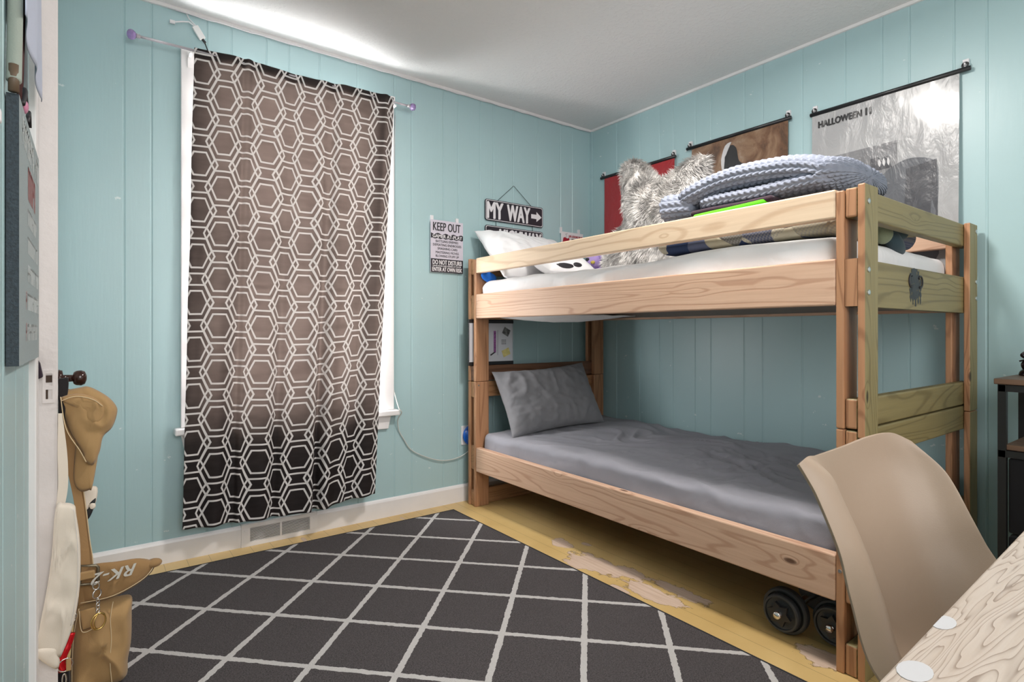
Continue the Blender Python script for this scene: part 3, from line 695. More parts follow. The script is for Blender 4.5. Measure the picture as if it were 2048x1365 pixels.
# ------------------------------------------------------------------ hanging posters
def postermat(name, kind):
    t = NT(name); v = t.coord(); x, y, z = t.sep(v)
    wr = t.noise(t.scaled(v, (1, 6, 3)), 2.2, 4, .55, .6); cr = t.noise(v, 14, 4, .6, .4)
    if kind == 'red': c = t.mix(t.noise(v, 4, 3), (.33, .010, .016), (.42, .016, .022))
    elif kind == 'brown':
        n = t.noise(v, 7, 5, .62, .8)
        c = t.ramp(n, [(.30, (.05, .028, .018)), (.46, (.17, .085, .045)), (.60, (.27, .165, .10)), (.75, (.40, .32, .25))])
        gr = t.ramp(t.math('ADD', t.math('MULTIPLY', t.math('SUBTRACT', -.42, z), 3), t.math('MULTIPLY', t.math('SUBTRACT', -.12, y), 2.5)), [(.0, 0), (.18, 1)])
    else:
        n = t.noise(v, 3, 3); c = t.mix(n, (.30, .30, .31), (.46, .46, .465))
    t.p.inputs['Coat Weight'].default_value = .6; t.p.inputs['Coat Roughness'].default_value = .12
    t.bump(t.math('ADD', wr, t.math('MULTIPLY', cr, .25)), .38, .02)
    return t.out(c, .32)
XP = XR-.014
def poster(name, label, y0, y1, zt, zb, mats, deco, bary0, bary1):
    th = thing(name, label, 'poster', (XP, (y0+y1)/2, zt), 'hanging posters on the right wall')
    m = MB(); n, k = 40, 30
    def S_(a, b, off=0):   # a: 0 (left = high y) .. 1, b: 0 top .. 1 bottom
        y = y1+(y0-y1)*a; z = zt+(zb-zt)*b
        x = XP-.003-.006*math.sin(a*7+b*2)*b-.010*b*math.exp(-((a-1)/.06)**2)+.002*nz((a*5, b*6, 0), 1.3, len(name))-off
        x -= .004*max(0, nz((a*9, b*3, 1), 1.5))*math.exp(-b*6)
        return (x, y, z)
    m.grid(n, k, lambda i, j: S_(i/(n-1), j/(k-1)))
    deco(m, S_)
    obj('sheet', m, mats, th, smooth=True, fixn=False)
    obj('hanger_bar', MB().tube([(XP-.004, bary1, zt+.010), (XP-.004, bary0, zt+.010)], .0095, 12), M_BLACK, th, smooth=True)
    for yy in (bary1-.018, bary0+.018):
        ring = [(XP-.004, yy+.010*math.cos(a*math.pi/8), zt+.027+.010*math.sin(a*math.pi/8)) for a in range(16)]
        obj('hanging_ring', MB().tube(ring, .0032, 8, closed=True), M_BLACK, th, smooth=True)
        obj('wall_hook', MB().box(XP+.002, XR, yy-.010, yy+.010, zt+.018, zt+.052).tube([(XP+.004, yy, zt+.030), (XP-.010, yy, zt+.028), (XP-.012, yy, zt+.034)], .003, 8), M_LETTER, th)
def patch(m, S_, pts, mi, off=.0012):
    # subdivide polygon fan so it follows the sheet
    n = len(pts); cx = sum(p[0] for p in pts)/n; cy = sum(p[1] for p in pts)/n
    K = 5; vs = [S_(cx, cy, off)]; fs = []
    for k in range(1, K+1):
        for p in pts: vs.append(S_(cx+(p[0]-cx)*k/K, cy+(p[1]-cy)*k/K, off))
    for i in range(n): fs.append((0, 1+(i+1) % n, 1+i))
    for k in range(K-1):
        for i in range(n):
            a = 1+k*n+i; b = 1+k*n+(i+1) % n; fs.append((a, b, b+n, a+n))
    m.add(vs, fs, mi)
def smoothp(pts, n=4):
    P = [Vector((*p, 0)) for p in pts]; out = []; L = len(P)
    for i in range(L):
        p0, p1, p2, p3 = P[i-1], P[i], P[(i+1) % L], P[(i+2) % L]
        for j in range(n):
            q = j/n; r = .5*((2*p1)+(p2-p0)*q+(2*p0-5*p1+4*p2-p3)*q*q+(3*p1-p0-3*p2+p3)*q**3); out.append((r.x, r.y))
    return out
PG = postermat('grey_poster', 'grey'); PB = postermat('brown_poster', 'brown'); PR = postermat('red_poster', 'red')
def glossy(name, c, var=.2): 
    t = NT(name); v = t.coord(); t.p.inputs['Coat Weight'].default_value = .6; t.p.inputs['Coat Roughness'].default_value = .12
    n = t.noise(t.scaled(v, (1, 6, 3)), 2.2, 4, .55, .6)
    t.bump(t.math('ADD', n, t.math('MULTIPLY', t.noise(v, 14, 4), .25)), .38, .02)
    return t.out(t.mix(t.noise(v, 12, 4), tuple(x*(1-var) for x in c), tuple(x*(1+var) for x in c)), .32)
G1 = glossy('poster_mid_grey', (.20, .20, .21)); G2 = glossy('poster_dark_grey', (.075, .075, .085)); G3 = glossy('poster_black', (.02, .02, .022)); G4 = glossy('poster_pale', (.62, .61, .62)); G5 = glossy('poster_slate', (.12, .125, .14))
def deco_grey(m, S_):
    # title, then plain tonal areas (a generic room corner and a soft dark drape)
    for q in range(5):
        ox = (0, .004, -.004, .002, -.002)[q]; oy = (0, 0, 0, .0022, -.0022)[q]
        vs, fs = text2d('HALLOWEEN'); m.add([S_(.055+.325*x+ox, .075-(y*.036)+oy, .0016+.00005*q) for x, y in vs], fs, 2)
        vs, fs = text2d('II'); m.add([S_(.408+.04*x+ox*.4, .075-(y*.036)+oy, .0016+.00005*q) for x, y in vs], fs, 2)
    patch(m, S_, [(0.0, .26), (.30, .255), (.62, .25), (.62, .47), (.0, .47)], 1, .0010)
    patch(m, S_, [(.44, .32), (.60, .31), (.60, .385), (.44, .39)], 3)
    for k in range(3): patch(m, S_, smoothp([(.50+.03*k, .33), (.513+.03*k, .35), (.506+.03*k, .372), (.495+.03*k, .355)]), 4, .0016)
    patch(m, S_, [(.33, .50), (.5, .47), (.5, .8), (.33, .8)], 3)
    patch(m, S_, smoothp([(.50, .44), (.60, .38), (.72, .36), (.86, .40), (.88, .52), (.87, .70), (.86, .90), (.52, .90), (.48, .72), (.46, .56)]), 5, .0016)
    patch(m, S_, [(.68, .41), (.87, .39), (.88, .80), (.66, .80)], 3, .0020)
poster('film_poster', 'large glossy grey poster reading HALLOWEEN II, nearest the shelf', .752, 1.338, 2.062, 1.22, [PG, G1, G3, G2, G4, G5], deco_grey, .715, 1.345)
def deco_brown(m, S_):
    patch(m, S_, smoothp([(.36, .10), (.44, .05), (.50, .08), (.53, .17), (.63, .22), (.70, .32), (.74, .60), (.30, .60), (.28, .34), (.36, .22)]), 1)
    patch(m, S_, smoothp([(.34, .13), (.38, .045), (.45, .03), (.40, .07), (.365, .13), (.37, .22), (.355, .22)], 3), 3, .0018)
    patch(m, S_, smoothp([(.78, .36), (.90, .30), (.99, .30), (.99, .8), (.74, .8)]), 2)
poster('brown_poster', 'rusty brown poster with a dark blot, middle of three hanging posters', 1.456, 2.030, 2.083, 1.25, [PB, G3, G5, G4], deco_brown, 1.441, 2.062)
poster('red_poster', 'plain deep red poster, nearest the room corner', 2.152, 2.733, 2.063, 1.22, [PR], lambda m, s: None, 2.144, 2.766)
# ------------------------------------------------------------------ top-bunk bedding
# knitted blanket: folded slab, cable-knit relief
def knitmat():
    t = NT('chunky_knit'); v = t.coord(); return t.out(t.mix(t.noise(v, 30, 3), (.17, .19, .24), (.29, .31, .375)), .95, spec=.1)
M_KNIT = knitmat(); t_ = None
def knit_disp(u, w):   # u, w in metres on the cloth
    s = .036; a = u/s; k = math.floor(a); fr = a-k-.5; b = w/.024+(.5 if k % 2 else 0)+abs(fr)*1.9
    return .013*(abs(math.cos(math.pi*fr))**.6)*(.45+.55*abs(math.sin(math.pi*b)))
def fold_roll(y0, y1, xc, zc, hx, hz, sag, seed, nl=300, nc=200, tip=.5):
    m = MB()
    def f(i, j):
        q = j/(nl-1); a = 2*math.pi*i/nc
        q = .5-.5*math.cos(math.pi*q)*(.6)-.5*(1-2*q)*.4
        e = max(.02, (1-abs(2*q-1)**16))**.5
        wl = q*(y1-y0)-(1-e)*(hx+hz)*.5*(1 if q < .5 else -1)
        y = y0+(y1-y0)*q
        hx_, hz_ = hx*e, hz*e*(1+.12*nz((q*4, 0, seed), 1))
        ca, sa = math.cos(a), math.sin(a)
        X = math.copysign(abs(ca)**.75, ca)*hx_; Z = math.copysign(abs(sa)**.8, sa)*hz_
        d = knit_disp(a*(hx+hz)/2*1.1, wl)
        nn = Vector((ca/hx, 0, sa/hz)).normalized()
        xo = xc(q) if callable(xc) else xc; zo = zc(q) if callable(zc) else zc
        return Vector((xo+X, y, zo+Z))+nn*d*max(e, .6)+Vector((0, 0, .006*nz((X*6, y*5, seed), 1)))
    m.grid(nc, nl, f, 0, True)
    m.f.append(list(range(nc))); m.m.append(0); m.f.append([(nl-1)*nc+i for i in range(nc)][::-1]); m.m.append(0)
    return m
kb = thing('knit_blanket', 'folded chunky blue-grey knitted blanket on the quilt, top bunk', 'blanket', (2.1, 1.1, 1.44))
obj('upper_fold', fold_roll(.80, 1.44, lambda q: 2.10, lambda q: 1.535+.065*math.sin(math.pi*min(1, (1-q)*1.0+.10))**.7-.045*q, .24, .050, 0, 1), M_KNIT, kb, smooth=True)
obj('lower_fold', fold_roll(.82, 1.33, lambda q: 2.08, lambda q: 1.492+.012*(1-q), .22, .026, 0, 2, 260, 180), M_KNIT, kb, smooth=True)
m = MB()
m = fold_roll(1.34, 1.475, lambda q: 2.05-.05*q, lambda q: 1.505-.0*q, .17, .058, 0, 3, 80, 170)
obj('rolled_end', m, M_KNIT, kb, smooth=True)
# green / maroon throw peeking out
gt = thing('green_throw', 'folded fleece throw with a bright green edge under the knitted blanket', 'blanket', (2.0, 1.25, 1.43))
m = MB().grid(40, 16, lambda i, j: (1.86+.012*math.sin(math.pi*j/15)-.02+.25*abs(j/15-.5), 1.395-.30*i/39, 1.425+.034*j/15+.012*i/39+.003*nz((i*.2, j*.2, 0), 1)))
obj('green_edge', softbox(1.835, 2.25, 1.02, 1.315, 1.425, 1.454, .014, 12, 20, lambda p, t: Vector((0, 0, .01*(1.4-p.y)/.28))), fabric('green_fleece', (.10, .62, .012), .9), gt, smooth=True)['label'] = 'bright green edge'
obj('maroon_layer', softbox(1.838, 2.27, 1.00, 1.325, 1.451, 1.472, .010, 12, 20, lambda p, t: Vector((0, 0, .004*nz(p, 8)))), fabric('maroon_fleece', (.035, .018, .028), .9), gt, smooth=True)['label'] = 'dark maroon layer'
# patchwork quilt
def quiltmat():
    t = NT('patchwork_quilt'); v = t.coord()
    cell = t.voro(t.scaled(v, (3, 7, 9)), 1.6, 'F1', 'Color', .8); cc = t.sep(cell)
    c = t.ramp(cc[0], [(0, (.03, .045, .10)), (.22, (.42, .37, .27)), (.42, (.16, .15, .13)), (.56, (.10, .11, .17)), (.70, (.05, .03, .045)), (.84, (.50, .45, .34))], 'CONSTANT')
    w = t.sep(t.scaled(v, (520, 520, 520))); pl_ = t.math('MULTIPLY', t.math('GREATER_THAN', t.math('SINE', t.math('ADD', w[1], w[2])), .35), .45)
    pl2 = t.math('MULTIPLY', t.math('GREATER_THAN', t.math('SINE', t.math('SUBTRACT', w[1], w[2])), .35), .3)
    c = t.mix(t.math('MULTIPLY', t.math('ADD', pl_, pl2), t.math('GREATER_THAN', cc[1], .35)), c, (.30, .28, .27))
    ed = t.voro(t.scaled(v, (3, 7, 9)), 1.6, 'DISTANCE_TO_EDGE', 'Distance', .8)
    t.bump(t.math('ADD', t.math('MINIMUM', ed, .08), t.math('MULTIPLY', t.noise(v, 60, 3), .05)), .6, .03)
    return t.out(c, .9, spec=.15)
qt = thing('patchwork_quilt', 'plaid patchwork quilt folded on white sheet under knitted blanket', 'quilt', (2.2, 1.2, 1.31))
def qd(p, top): return Vector((-.02*abs(math.sin((p.z-1.3)*40))*(1 if p.x < 2.0 else 0)+.010*nz(p, 5, 2), 0, .010*nz(p, 4, 1)))
obj('quilt_body', softbox(1.86, 2.55, .80, 1.50, 1.318, 1.418, .04, 30, 60, qd), quiltmat(), qt, smooth=True)
M_QC = fabric('quilt_corner_teal', (.035, .06, .075), .9, 300, .4); M_QS = fabric('quilt_corner_sage', (.20, .23, .15), .9, 300, .4)
def lump(c, rx, ry, rz, tilt, seed):
    m = MB(); R = Matrix.Rotation(math.radians(tilt), 3, 'Y')
    k = 28
    def f(i, j):
        th = math.pi*max(.002, min(.998, j/(k//2))); ph = 2*math.pi*i/k
        p = Vector((rx*math.sin(th)*math.cos(ph), ry*math.sin(th)*math.sin(ph), rz*math.cos(th)))
        p *= 1+.12*nz(p, 20, seed); return Vector(c)+R @ p
    m.grid(k, k//2+1, f, 0, True); return m
obj('hanging_corner', lump((2.27, .792, 1.362), .11, .032, .028, 3, 1), M_QC, qt, smooth=True)['label'] = 'dark teal quilt corner'
obj('hanging_corner', lump((2.265, .786, 1.322), .075, .026, .030, 22, 2), M_QC, qt, smooth=True)['label'] = 'dark teal quilt corner hanging over mattress edge'
obj('hanging_corner', lump((2.175, .788, 1.342), .04, .026, .032, -20, 3), M_QS, qt, smooth=True)['label'] = 'sage quilt corner'
# fur cushion with two pointed corners
fc = thing('fur_cushion', 'shaggy grey faux fur cushion with two upright points on top bunk', 'cushion', (2.35, 1.85, 1.31))
def furpt(a, b):
    """front outline in (y, z): a across -1..1 (left = +y), b up 0..1"""
    return None
outl = smoothp([(2.19, 1.33), (2.17, 1.48), (2.075, 1.60), (2.10, 1.74), (2.115, 1.88), (2.09, 1.935), (2.02, 1.93), (1.955, 1.85), (1.87, 1.785), (1.76, 1.785), (1.73, 1.81), (1.655, 1.86), (1.60, 1.84), (1.605, 1.76), (1.63, 1.64), (1.60, 1.52), (1.58, 1.40), (1.60, 1.32), (1.9, 1.315)], 5)
def puff(outl2, ctr, to3, thick, rings=10, power=.5, wr=0, seed=0, ws=10, back=1.0):
    """inflated cushion/bag body from a closed outline seen face-on; to3(a, b, d) gives the point at depth d"""
    m = MB(); n = len(outl2)
    def ring(k, sg):
        q = k/rings
        R = []
        for (a, b) in outl2:
            A = ctr[0]+(a-ctr[0])*q; B = ctr[1]+(b-ctr[1])*q
            d = thick*(max(0, 1-q**3))**power*(1 if sg > 0 else back)
            w = wr*(nz((A, B, sg), ws, seed)+.6*nz((A, B, sg), ws*2.4, seed+1))*min(1, (1-q)*4)
            w += wr*1.3*max(0, 1-abs(nz((A*1.5, B*.7, sg), ws*.8, seed+5))*5)*min(1, (1-q)*4)*sg
            R.append(to3(A, B, sg*d+w))
        return R
    vs = [to3(ctr[0], ctr[1], thick)]; fs = []
    for k in range(1, rings+1): vs += ring(k, 1)
    for i in range(n): fs.append((0, 1+i, 1+(i+1) % n))
    for k in range(rings-1):
        for i in range(n):
            a = 1+k*n+i; b = 1+k*n+(i+1) % n; fs.append((a, a+n, b+n, b))
    m.add(vs, fs)
    o = 1+(rings-1)*n; base = len(m.v); vs2 = []
    for k in range(rings-1, 0, -1): vs2 += ring(k, -1)
    vs2.append(to3(ctr[0], ctr[1], -thick*back))
    m.v += [Vector(p) for p in vs2]
    prev = o
    for k in range(rings-1):
        cur = base+k*n
        for i in range(n): m.f.append([prev+i, cur+i, cur+(i+1) % n, prev+(i+1) % n]); m.m.append(0)
        prev = cur
    last = len(m.v)-1
    for i in range(n): m.f.append([prev+i, last, prev+(i+1) % n]); m.m.append(0)
    return m
XF = 2.30
fto = lambda a, b, d: Vector((XF-d+.10*(b-1.32), a, b))
fm = puff(outl, (1.86, 1.56), fto, .085, 12, .5, .012, 4, 7)
M_FURB = plain('fur_base', (.30, .28, .26), .95)
def furmat():
    t = NT('faux_fur'); v = t.coord()
    t.p.inputs['Sheen Weight'].default_value = .2
    return t.out(t.mix(t.ramp(t.noise(v, 16, 4, .6), [(.38, 0), (.62, 1)]), (.42, .40, .385), (.85, .82, .79)), .85, spec=.2)
core = obj('cushion_body', fm, furmat(), fc, smooth=True)
hm = MB(); rnd = random.Random(4)
faces = [(f, (fm.v[f[1]]-fm.v[f[0]]).cross(fm.v[f[2]]-fm.v[f[0]])) for f in fm.f]
areas = [n.length for f, n in faces]; tot = sum(areas)
cum = []; s_ = 0
for a in areas: s_ += a; cum.append(s_)
import bisect
ctr3 = fto(1.86, 1.56, 0)
for q in range(30000):
    f, n = faces[min(bisect.bisect(cum, rnd.random()*tot), len(faces)-1)]
    P_ = [fm.v[i] for i in f]; r1, r2 = rnd.random(), rnd.random(); 
    p = P_[0].lerp(P_[1], r1).lerp(P_[-1].lerp(P_[min(2, len(P_)-1)], r1), r2)
    n = n.normalized()
    if n.dot(p-ctr3) < 0: n = -n
    flow = Vector((nz(p, 6, 1)*1.5, nz(p, 6, 2)*1.8, -.75+nz(p, 6, 3)*1.6))
    flow -= n*flow.dot(n)
    L = .026+.020*rnd.random(); d1 = (n*.55+flow*.75+Vector((rnd.uniform(-.3, .3), rnd.uniform(-.3, .3), rnd.uniform(-.3, .3)))).normalized()
    d2 = (d1+flow*.8).normalized(); side = d1.cross(n+Vector((.01, .02, .03))).normalized()*(.0013+.0009*rnd.random())
    a = p; b = p+d1*L*.5; c = b+d2*L*.5
    i = len(hm.v); hm.v += [a-side, a+side, b-side*.8, b+side*.8, c]
    hm.f += [[i, i+1, i+3, i+2], [i+2, i+3, i+4]]; hm.m += [0, 0]
fo = obj('fur_pile', hm, furmat(), fc, fixn=False); fo['kind'] = 'stuff'
# bunny
bn = thing('plush_bunny', 'small lavender plush bunny beside fur cushion on top bunk', 'plush toy', (2.52, 2.42, 1.31))
M_LAV = fabric('lavender_plush', (.50, .36, .72), .95, 400, .4)
bc = Vector((2.58, 2.52, 1.315))
K_ = 1.5
obj('body', MB().ball(bc+Vector((0, 0, .035*K_)), .045*K_, .055*K_, .042*K_, 20), M_LAV, bn, smooth=True)
obj('head', MB().ball(bc+Vector((-.040, .0, .090))*K_, .034*K_, .036*K_, .031*K_, 20), M_LAV, bn, smooth=True)
obj('ear', MB().ball(bc+Vector((-.035, .018, .142))*K_, .010*K_, .013*K_, .038*K_, 16), M_LAV, bn, smooth=True)
obj('ear', MB().ball(bc+Vector((-.035, -.055, .108))*K_, .010*K_, .036*K_, .017*K_, 16), M_LAV, bn, smooth=True)
obj('nose', MB().ball(bc+Vector((-.073, .004, .096))*K_, .006*K_, .010*K_, .007*K_, 12), M_INK, bn, smooth=True)
obj('bow', MB().ball(bc+Vector((-.068, -.022, .082))*K_, .006*K_, .012*K_, .007*K_, 12), plain('yellow_bow', (.65, .5, .1), .8), bn, smooth=True)
# print on the cushion: generic dark hill-like blot
# blue cloth behind the head of the top bunk
tag(obj('blue_cloth', lump((1.85, 2.703, 1.325), .055, .014, .03, 12, 7), fabric('blue_cloth', (.02, .16, .62), .9), smooth=True), 'small bright blue cloth tucked at head end of top bunk', 'cloth')
# whiteboard in the headboard gap
wb = thing('whiteboard', 'small magnetic whiteboard with notes wedged in headboard of lower bunk', 'whiteboard', (1.92, 2.768, .813))
m = MB().box(1.752, 2.072, 2.764, 2.772, .813, 1.078); obj('panel', m, plain('board_white', (.55, .56, .60), .25), wb, bevel=.006)
m = MB()
for a, b, c, d in ((1.750, 2.075, 1.060, 1.082), (1.750, 2.075, .8125, .834), (1.750, 1.756, .834, 1.06)): m.box(a, b, 2.762, 2.774, c, d)
obj('frame', m, M_BLACK, wb, bevel=.003)
yw = 2.7632
def wq(cx, cz, w, h, ang, mt_, nm, lab):
    a = math.radians(ang); ca, sa = math.cos(a), math.sin(a)
    P = [(cx+x*ca-z*sa, yw, cz+x*sa+z*ca) for x, z in ((-w/2, -h/2), (w/2, -h/2), (w/2, h/2), (-w/2, h/2))]
    o = obj(nm, MB().prism(P, (0, -.001, 0)), mt_, wb); o['label'] = lab
wq(2.020, 1.010, .050, .042, -28, plain('photo_grey', (.12, .12, .12), .4, var=.8, vs=90), 'photo_magnet', 'black and white photo magnet')
wq(2.018, .885, .055, .042, 22, plain('note_yellow', (.60, .52, .20), .6, var=.15, vs=60), 'paper_note', 'yellow paper note')
wq(1.935, .950, .016, .130, 0, plain('purple_strip', (.22, .07, .22), .6, var=.5, vs=120), 'title_strip', 'purple lettered strip')
m = MB(); m.box(1.955, 1.9565, yw-.0005, yw, .87, 1.02)
for i in range(4):
    for j in range(3): m.box(1.985+.009*i, 1.990+.009*i, yw-.0005, yw, .935+.011*j, .940+.011*j)
m.obox((1.905, yw-.004, .868), (.028, 0, .016), (0, .004, 0), (-.003, 0, .006))
obj('marker_writing', m, M_INK, wb)
# ------------------------------------------------------------------ dumbbells
M_IRON = plain('grey_iron', (.045, .047, .05), .45, bs=60, bst=.2); M_IRON2 = plain('black_iron', (.018, .018, .02), .4)
def dumbbell(yc, lab, rot, xo):
    th = thing('dumbbell', lab, 'dumbbell', (1.93, yc, 0), 'dumbbells under the bed')
    R = .075
    def plate(x, r, w, nm, mt_, sg=1):
        pr = [(0, r*.30), (0, r*.93), (w*.15, r*.99), (w*.5, r), (w*.85, r*.99), (w, r*.95), (w, r*.86), (w*.72, r*.83), (w*.60, r*.62), (w*.60, r*.34), (w*.9, r*.30)]
        obj(nm, MB().lathe((x, yc, R+.001), (-sg, 0, 0), pr, 48), mt_, th, smooth=False, bevel=0)
    for sg, xe in ((1, 1.845+xo), (-1, 2.055+xo)):
        plate(xe+sg*.0, R, .028, 'weight_plate', M_IRON, sg); plate(xe-sg*.030, R*.80, .024, 'weight_plate', M_IRON, sg)
        xx = xe-sg*.052
        m = MB()
        star = []
        for k in range(12):
            a = math.pi*k/6+rot; r = .040 if k % 2 == 0 else .026; star.append((xx, yc+r*math.cos(a), R+.001+r*math.sin(a)))
        m.prism(star, (-sg*.012, 0, 0)); obj('star_collar', m, M_IRON2, th)
    obj('handle', MB().tube([(1.765+xo, yc, R+.001), (1.775+xo, yc, R+.001), (2.12+xo, yc, R+.001), (2.13+xo, yc, R+.001)], [.010, .0135, .0135, .010], 20), M_CHROME, th, smooth=True)['label'] = 'steel bar with worn ends'
dumbbell(.965, 'black plate dumbbell under lower bunk rail, farther from bed leg', .2, .035)
dumbbell(.823, 'black plate dumbbell under lower bunk rail, next to bed leg', .6, .085)
# ------------------------------------------------------------------ shelf and figurine
st = thing('side_table', 'industrial side table with rustic wood top and black metal frame', 'side table', (2.6, .3, 0))
M_RUS = wood('rustic_board', 'y', sr(112, 86, 68), sr(58, 42, 34), .5, 30, 1., False)
obj('tabletop', MB().box(2.446, 2.742, .02, .555, .832, .851), M_RUS, st, bevel=.002)
obj('shelf_board', MB().box(2.462, 2.728, .03, .528, .612, .630), M_RUS, st, bevel=.002)
for xa in (2.452, 2.716):
    for ya in (.524, .03):
        obj('leg', MB().box(xa, xa+.022, ya, ya+.022, 0, .832), M_BLKMETAL, st)
for zz in (.808, .588, .06):
    m = MB(); m.box(2.452, 2.738, .526, .544, zz, zz+.022).box(2.452, 2.738, .032, .05, zz, zz+.022).box(2.454, 2.472, .05, .526, zz, zz+.022).box(2.718, 2.736, .05, .526, zz, zz+.022)
    obj('frame_bar', m, M_BLKMETAL, st)
obj('fabric_drawer', MB().box(2.460, 2.72, .055, .520, .335, .585), fabric('black_fabric', (.008, .008, .01), .9), st, bevel=.006)
obj('fabric_drawer', MB().box(2.460, 2.72, .055, .520, .085, .325), fabric('black_fabric_lower', (.008, .008, .01), .9), st, bevel=.006)
fg = thing('figurine', 'small dark bronze statuette on side table beside the bed', 'figurine', (2.70, .47, .851))
M_BRZ = plain('dark_bronze', (.022, .015, .017), .22, .6)
g0 = Vector((2.695, .505, .851))
obj('plinth', MB().lathe(g0, (0, 0, 1), [(0, .034), (.004, .036), (.014, .033), (.020, .028), (.024, .024)], 24), M_BRZ, fg, smooth=True)
m = MB()
for s in (-1, 1):
    m.tube(catmull([g0+Vector((0, s*.018, .022)), g0+Vector((-.008, s*.020, .040)), g0+Vector((0, s*.008, .058))], 5), [.006+.0012*k*.4 for k in range(11)], 10)
    m.tube(catmull([g0+Vector((0, s*.012, .088)), g0+Vector((-.006, s*.026, .074)), g0+Vector((-.018, s*.014, .064))], 5), .0048, 8)
m.tube(catmull([g0+Vector((0, 0, .054)), g0+Vector((.002, 0, .070)), g0+Vector((0, 0, .088)), g0+Vector((0, 0, .097))], 5), [.010]*4+[.0125]*6+[.011, .009, .007, .006, .005, .005], 14)
m.ball(g0+Vector((0, 0, .105)), .010, .010, .012, 16)
m.tube([g0+Vector((-.02, .03, .052)), g0+Vector((.0, -.03, .072))], .003, 6)
obj('seated_figure', m, M_BRZ, fg, smooth=True)
# ------------------------------------------------------------------ chair
ch = thing('shell_chair', 'beige moulded plastic shell chair tucked at the desk', 'chair', (1.13, .2, 0))
rows = [
 [(.939,.466,.787),(.966,.466,.795),(1.05,.490,.784),(1.17,.497,.784),(1.255,.480,.798),(1.300,.458,.803),(1.325,.432,.786)],
 [(.941,.452,.765),(.984,.438,.768),(1.06,.478,.750),(1.17,.490,.745),(1.27,.470,.750),(1.318,.430,.757),(1.340,.390,.747)],
 [(.943,.436,.735),(.986,.418,.730),(1.06,.465,.710),(1.17,.480,.700),(1.27,.455,.705),(1.320,.410,.710),(1.340,.365,.714)],
 [(.945,.405,.660),(.990,.385,.655),(1.06,.440,.640),(1.16,.455,.630),(1.26,.430,.635),(1.310,.380,.640),(1.330,.330,.650)],
 [(.942,.387,.594),(.985,.360,.590),(1.06,.410,.570),(1.15,.425,.560),(1.25,.400,.570),(1.300,.350,.585),(1.320,.300,.600)],
 [(.940,.355,.500),(.980,.330,.500),(1.06,.365,.485),(1.14,.375,.475),(1.23,.350,.485),(1.280,.290,.520),(1.300,.250,.550)],
 [(.940,.290,.462),(.975,.280,.455),(1.06,.280,.440),(1.14,.280,.432),(1.22,.270,.440),(1.265,.230,.475),(1.285,.190,.500)],
 [(.945,.160,.455),(.975,.160,.448),(1.06,.160,.430),(1.14,.160,.425),(1.22,.150,.432),(1.250,.120,.460),(1.270,.090,.478)],
 [(.960,.030,.440),(.985,.010,.440),(1.06,-.010,.430),(1.14,-.015,.425),(1.21,-.010,.430),(1.240,.010,.440),(1.255,.020,.445)]]
R2 = [catmull(r, 8) for r in rows]
cols = [catmull([R2[j][i] for j in range(len(rows))], 7) for i in range(len(R2[0]))]
m = MB().grid(len(cols), len(cols[0]), lambda i, j: cols[i][j])
M_SHELL = NT('beige_plastic'); v_ = M_SHELL.coord(); M_SHELL.bump(M_SHELL.noise(v_, 420, 2), .12, .001); M_SHELL = M_SHELL.out(sr(158, 138, 120), .45)
o = obj('seat_shell', m, M_SHELL, ch, smooth=True)
md = o.modifiers.new('s', 'SOLIDIFY'); md.thickness = .007; md.offset = 0
md = o.modifiers.new('b', 'BEVEL'); md.width = .0025; md.segments = 3; md.limit_method = 'ANGLE'; md.angle_limit = math.radians(60)
W_LEG = wood('beech_leg', 'z', sr(206, 172, 128), sr(160, 120, 80), .45, 30, .6, False)
for (a, b) in (((1.02, .27), (.93, .36)), ((1.20, .25), (1.30, .35)), ((1.02, .07), (.93, -.03)), ((1.20, .07), (1.30, -.03))):
    obj('leg', MB().tube([(b[0], b[1], 0), (a[0], a[1], .415)], [.011, .016], 16), W_LEG, ch, smooth=True)
obj('seat_mount', MB().box(1.0, 1.22, .06, .28, .405, .422), M_BLACK, ch, bevel=.004)
# ------------------------------------------------------------------ desk
dk = thing('desk', 'desk with whitewashed wood-grain top in the foreground', 'desk', (1.0, -.1, 0))
def deskmat():
    t = NT('whitewashed_oak'); v = t.coord()
    w = t.scaled(v, (.10, 1, 1)); n = t.noise(w, 24, 3, .5, .25)
    rg_ = t.math('FRACT', t.math('MULTIPLY', n, 24.)); ln = t.ramp(rg_, [(.0, .9), (.18, .25), (.5, 0), (1, .0)])
    fib = t.noise(t.scaled(v, (10, 220, 1)), 1, 3, .6)
    c = t.mix(t.math('MULTIPLY', ln, .9), sr(182, 168, 156), sr(108, 86, 70)); c = t.mix(t.ramp(fib, [(.4, 0), (.75, .35)]), c, sr(160, 140, 122))
    t.bump(fib, .15, .001); return t.out(c, .35)
dx = Vector((1, .036, 0)).normalized(); dy = Vector((.036, -1, 0)).normalized()
p0 = Vector((.30, .1715-.036*.1635, .716))
DTm = MB().obox(p0, dx*1.6, dy*.62, (0, 0, .034)); obj('desktop', DTm, deskmat(), dk, bevel=.002)
M_WSPOT = plain('white_spot', (.50, .49, .50), .3)
for (cx, cy, a, b) in ((.604, .172, .016, .009), (.500, .160, .017, .011)):  # flat pale ovals laid on the desktop near its edge
    pts = [(cx+a*math.cos(k*math.pi/8), min(cy+b*math.sin(k*math.pi/8), .1715+.036*(cx+a*math.cos(k*math.pi/8)-.4635)-.001), .7502) for k in range(16)]
    obj('spot', MB().prism(pts, (0, 0, .0004)), M_WSPOT, dk)['label'] = 'small white oval spot at desk edge'
for a, b in ((.05, .05), (1.55, .05), (.05, .57), (1.55, .57)):
    q = p0+dx*a+dy*b; obj('leg', MB().box(q.x-.02, q.x+.02, q.y-.02, q.y+.02, 0, .716), M_WHITE, dk, bevel=.002)
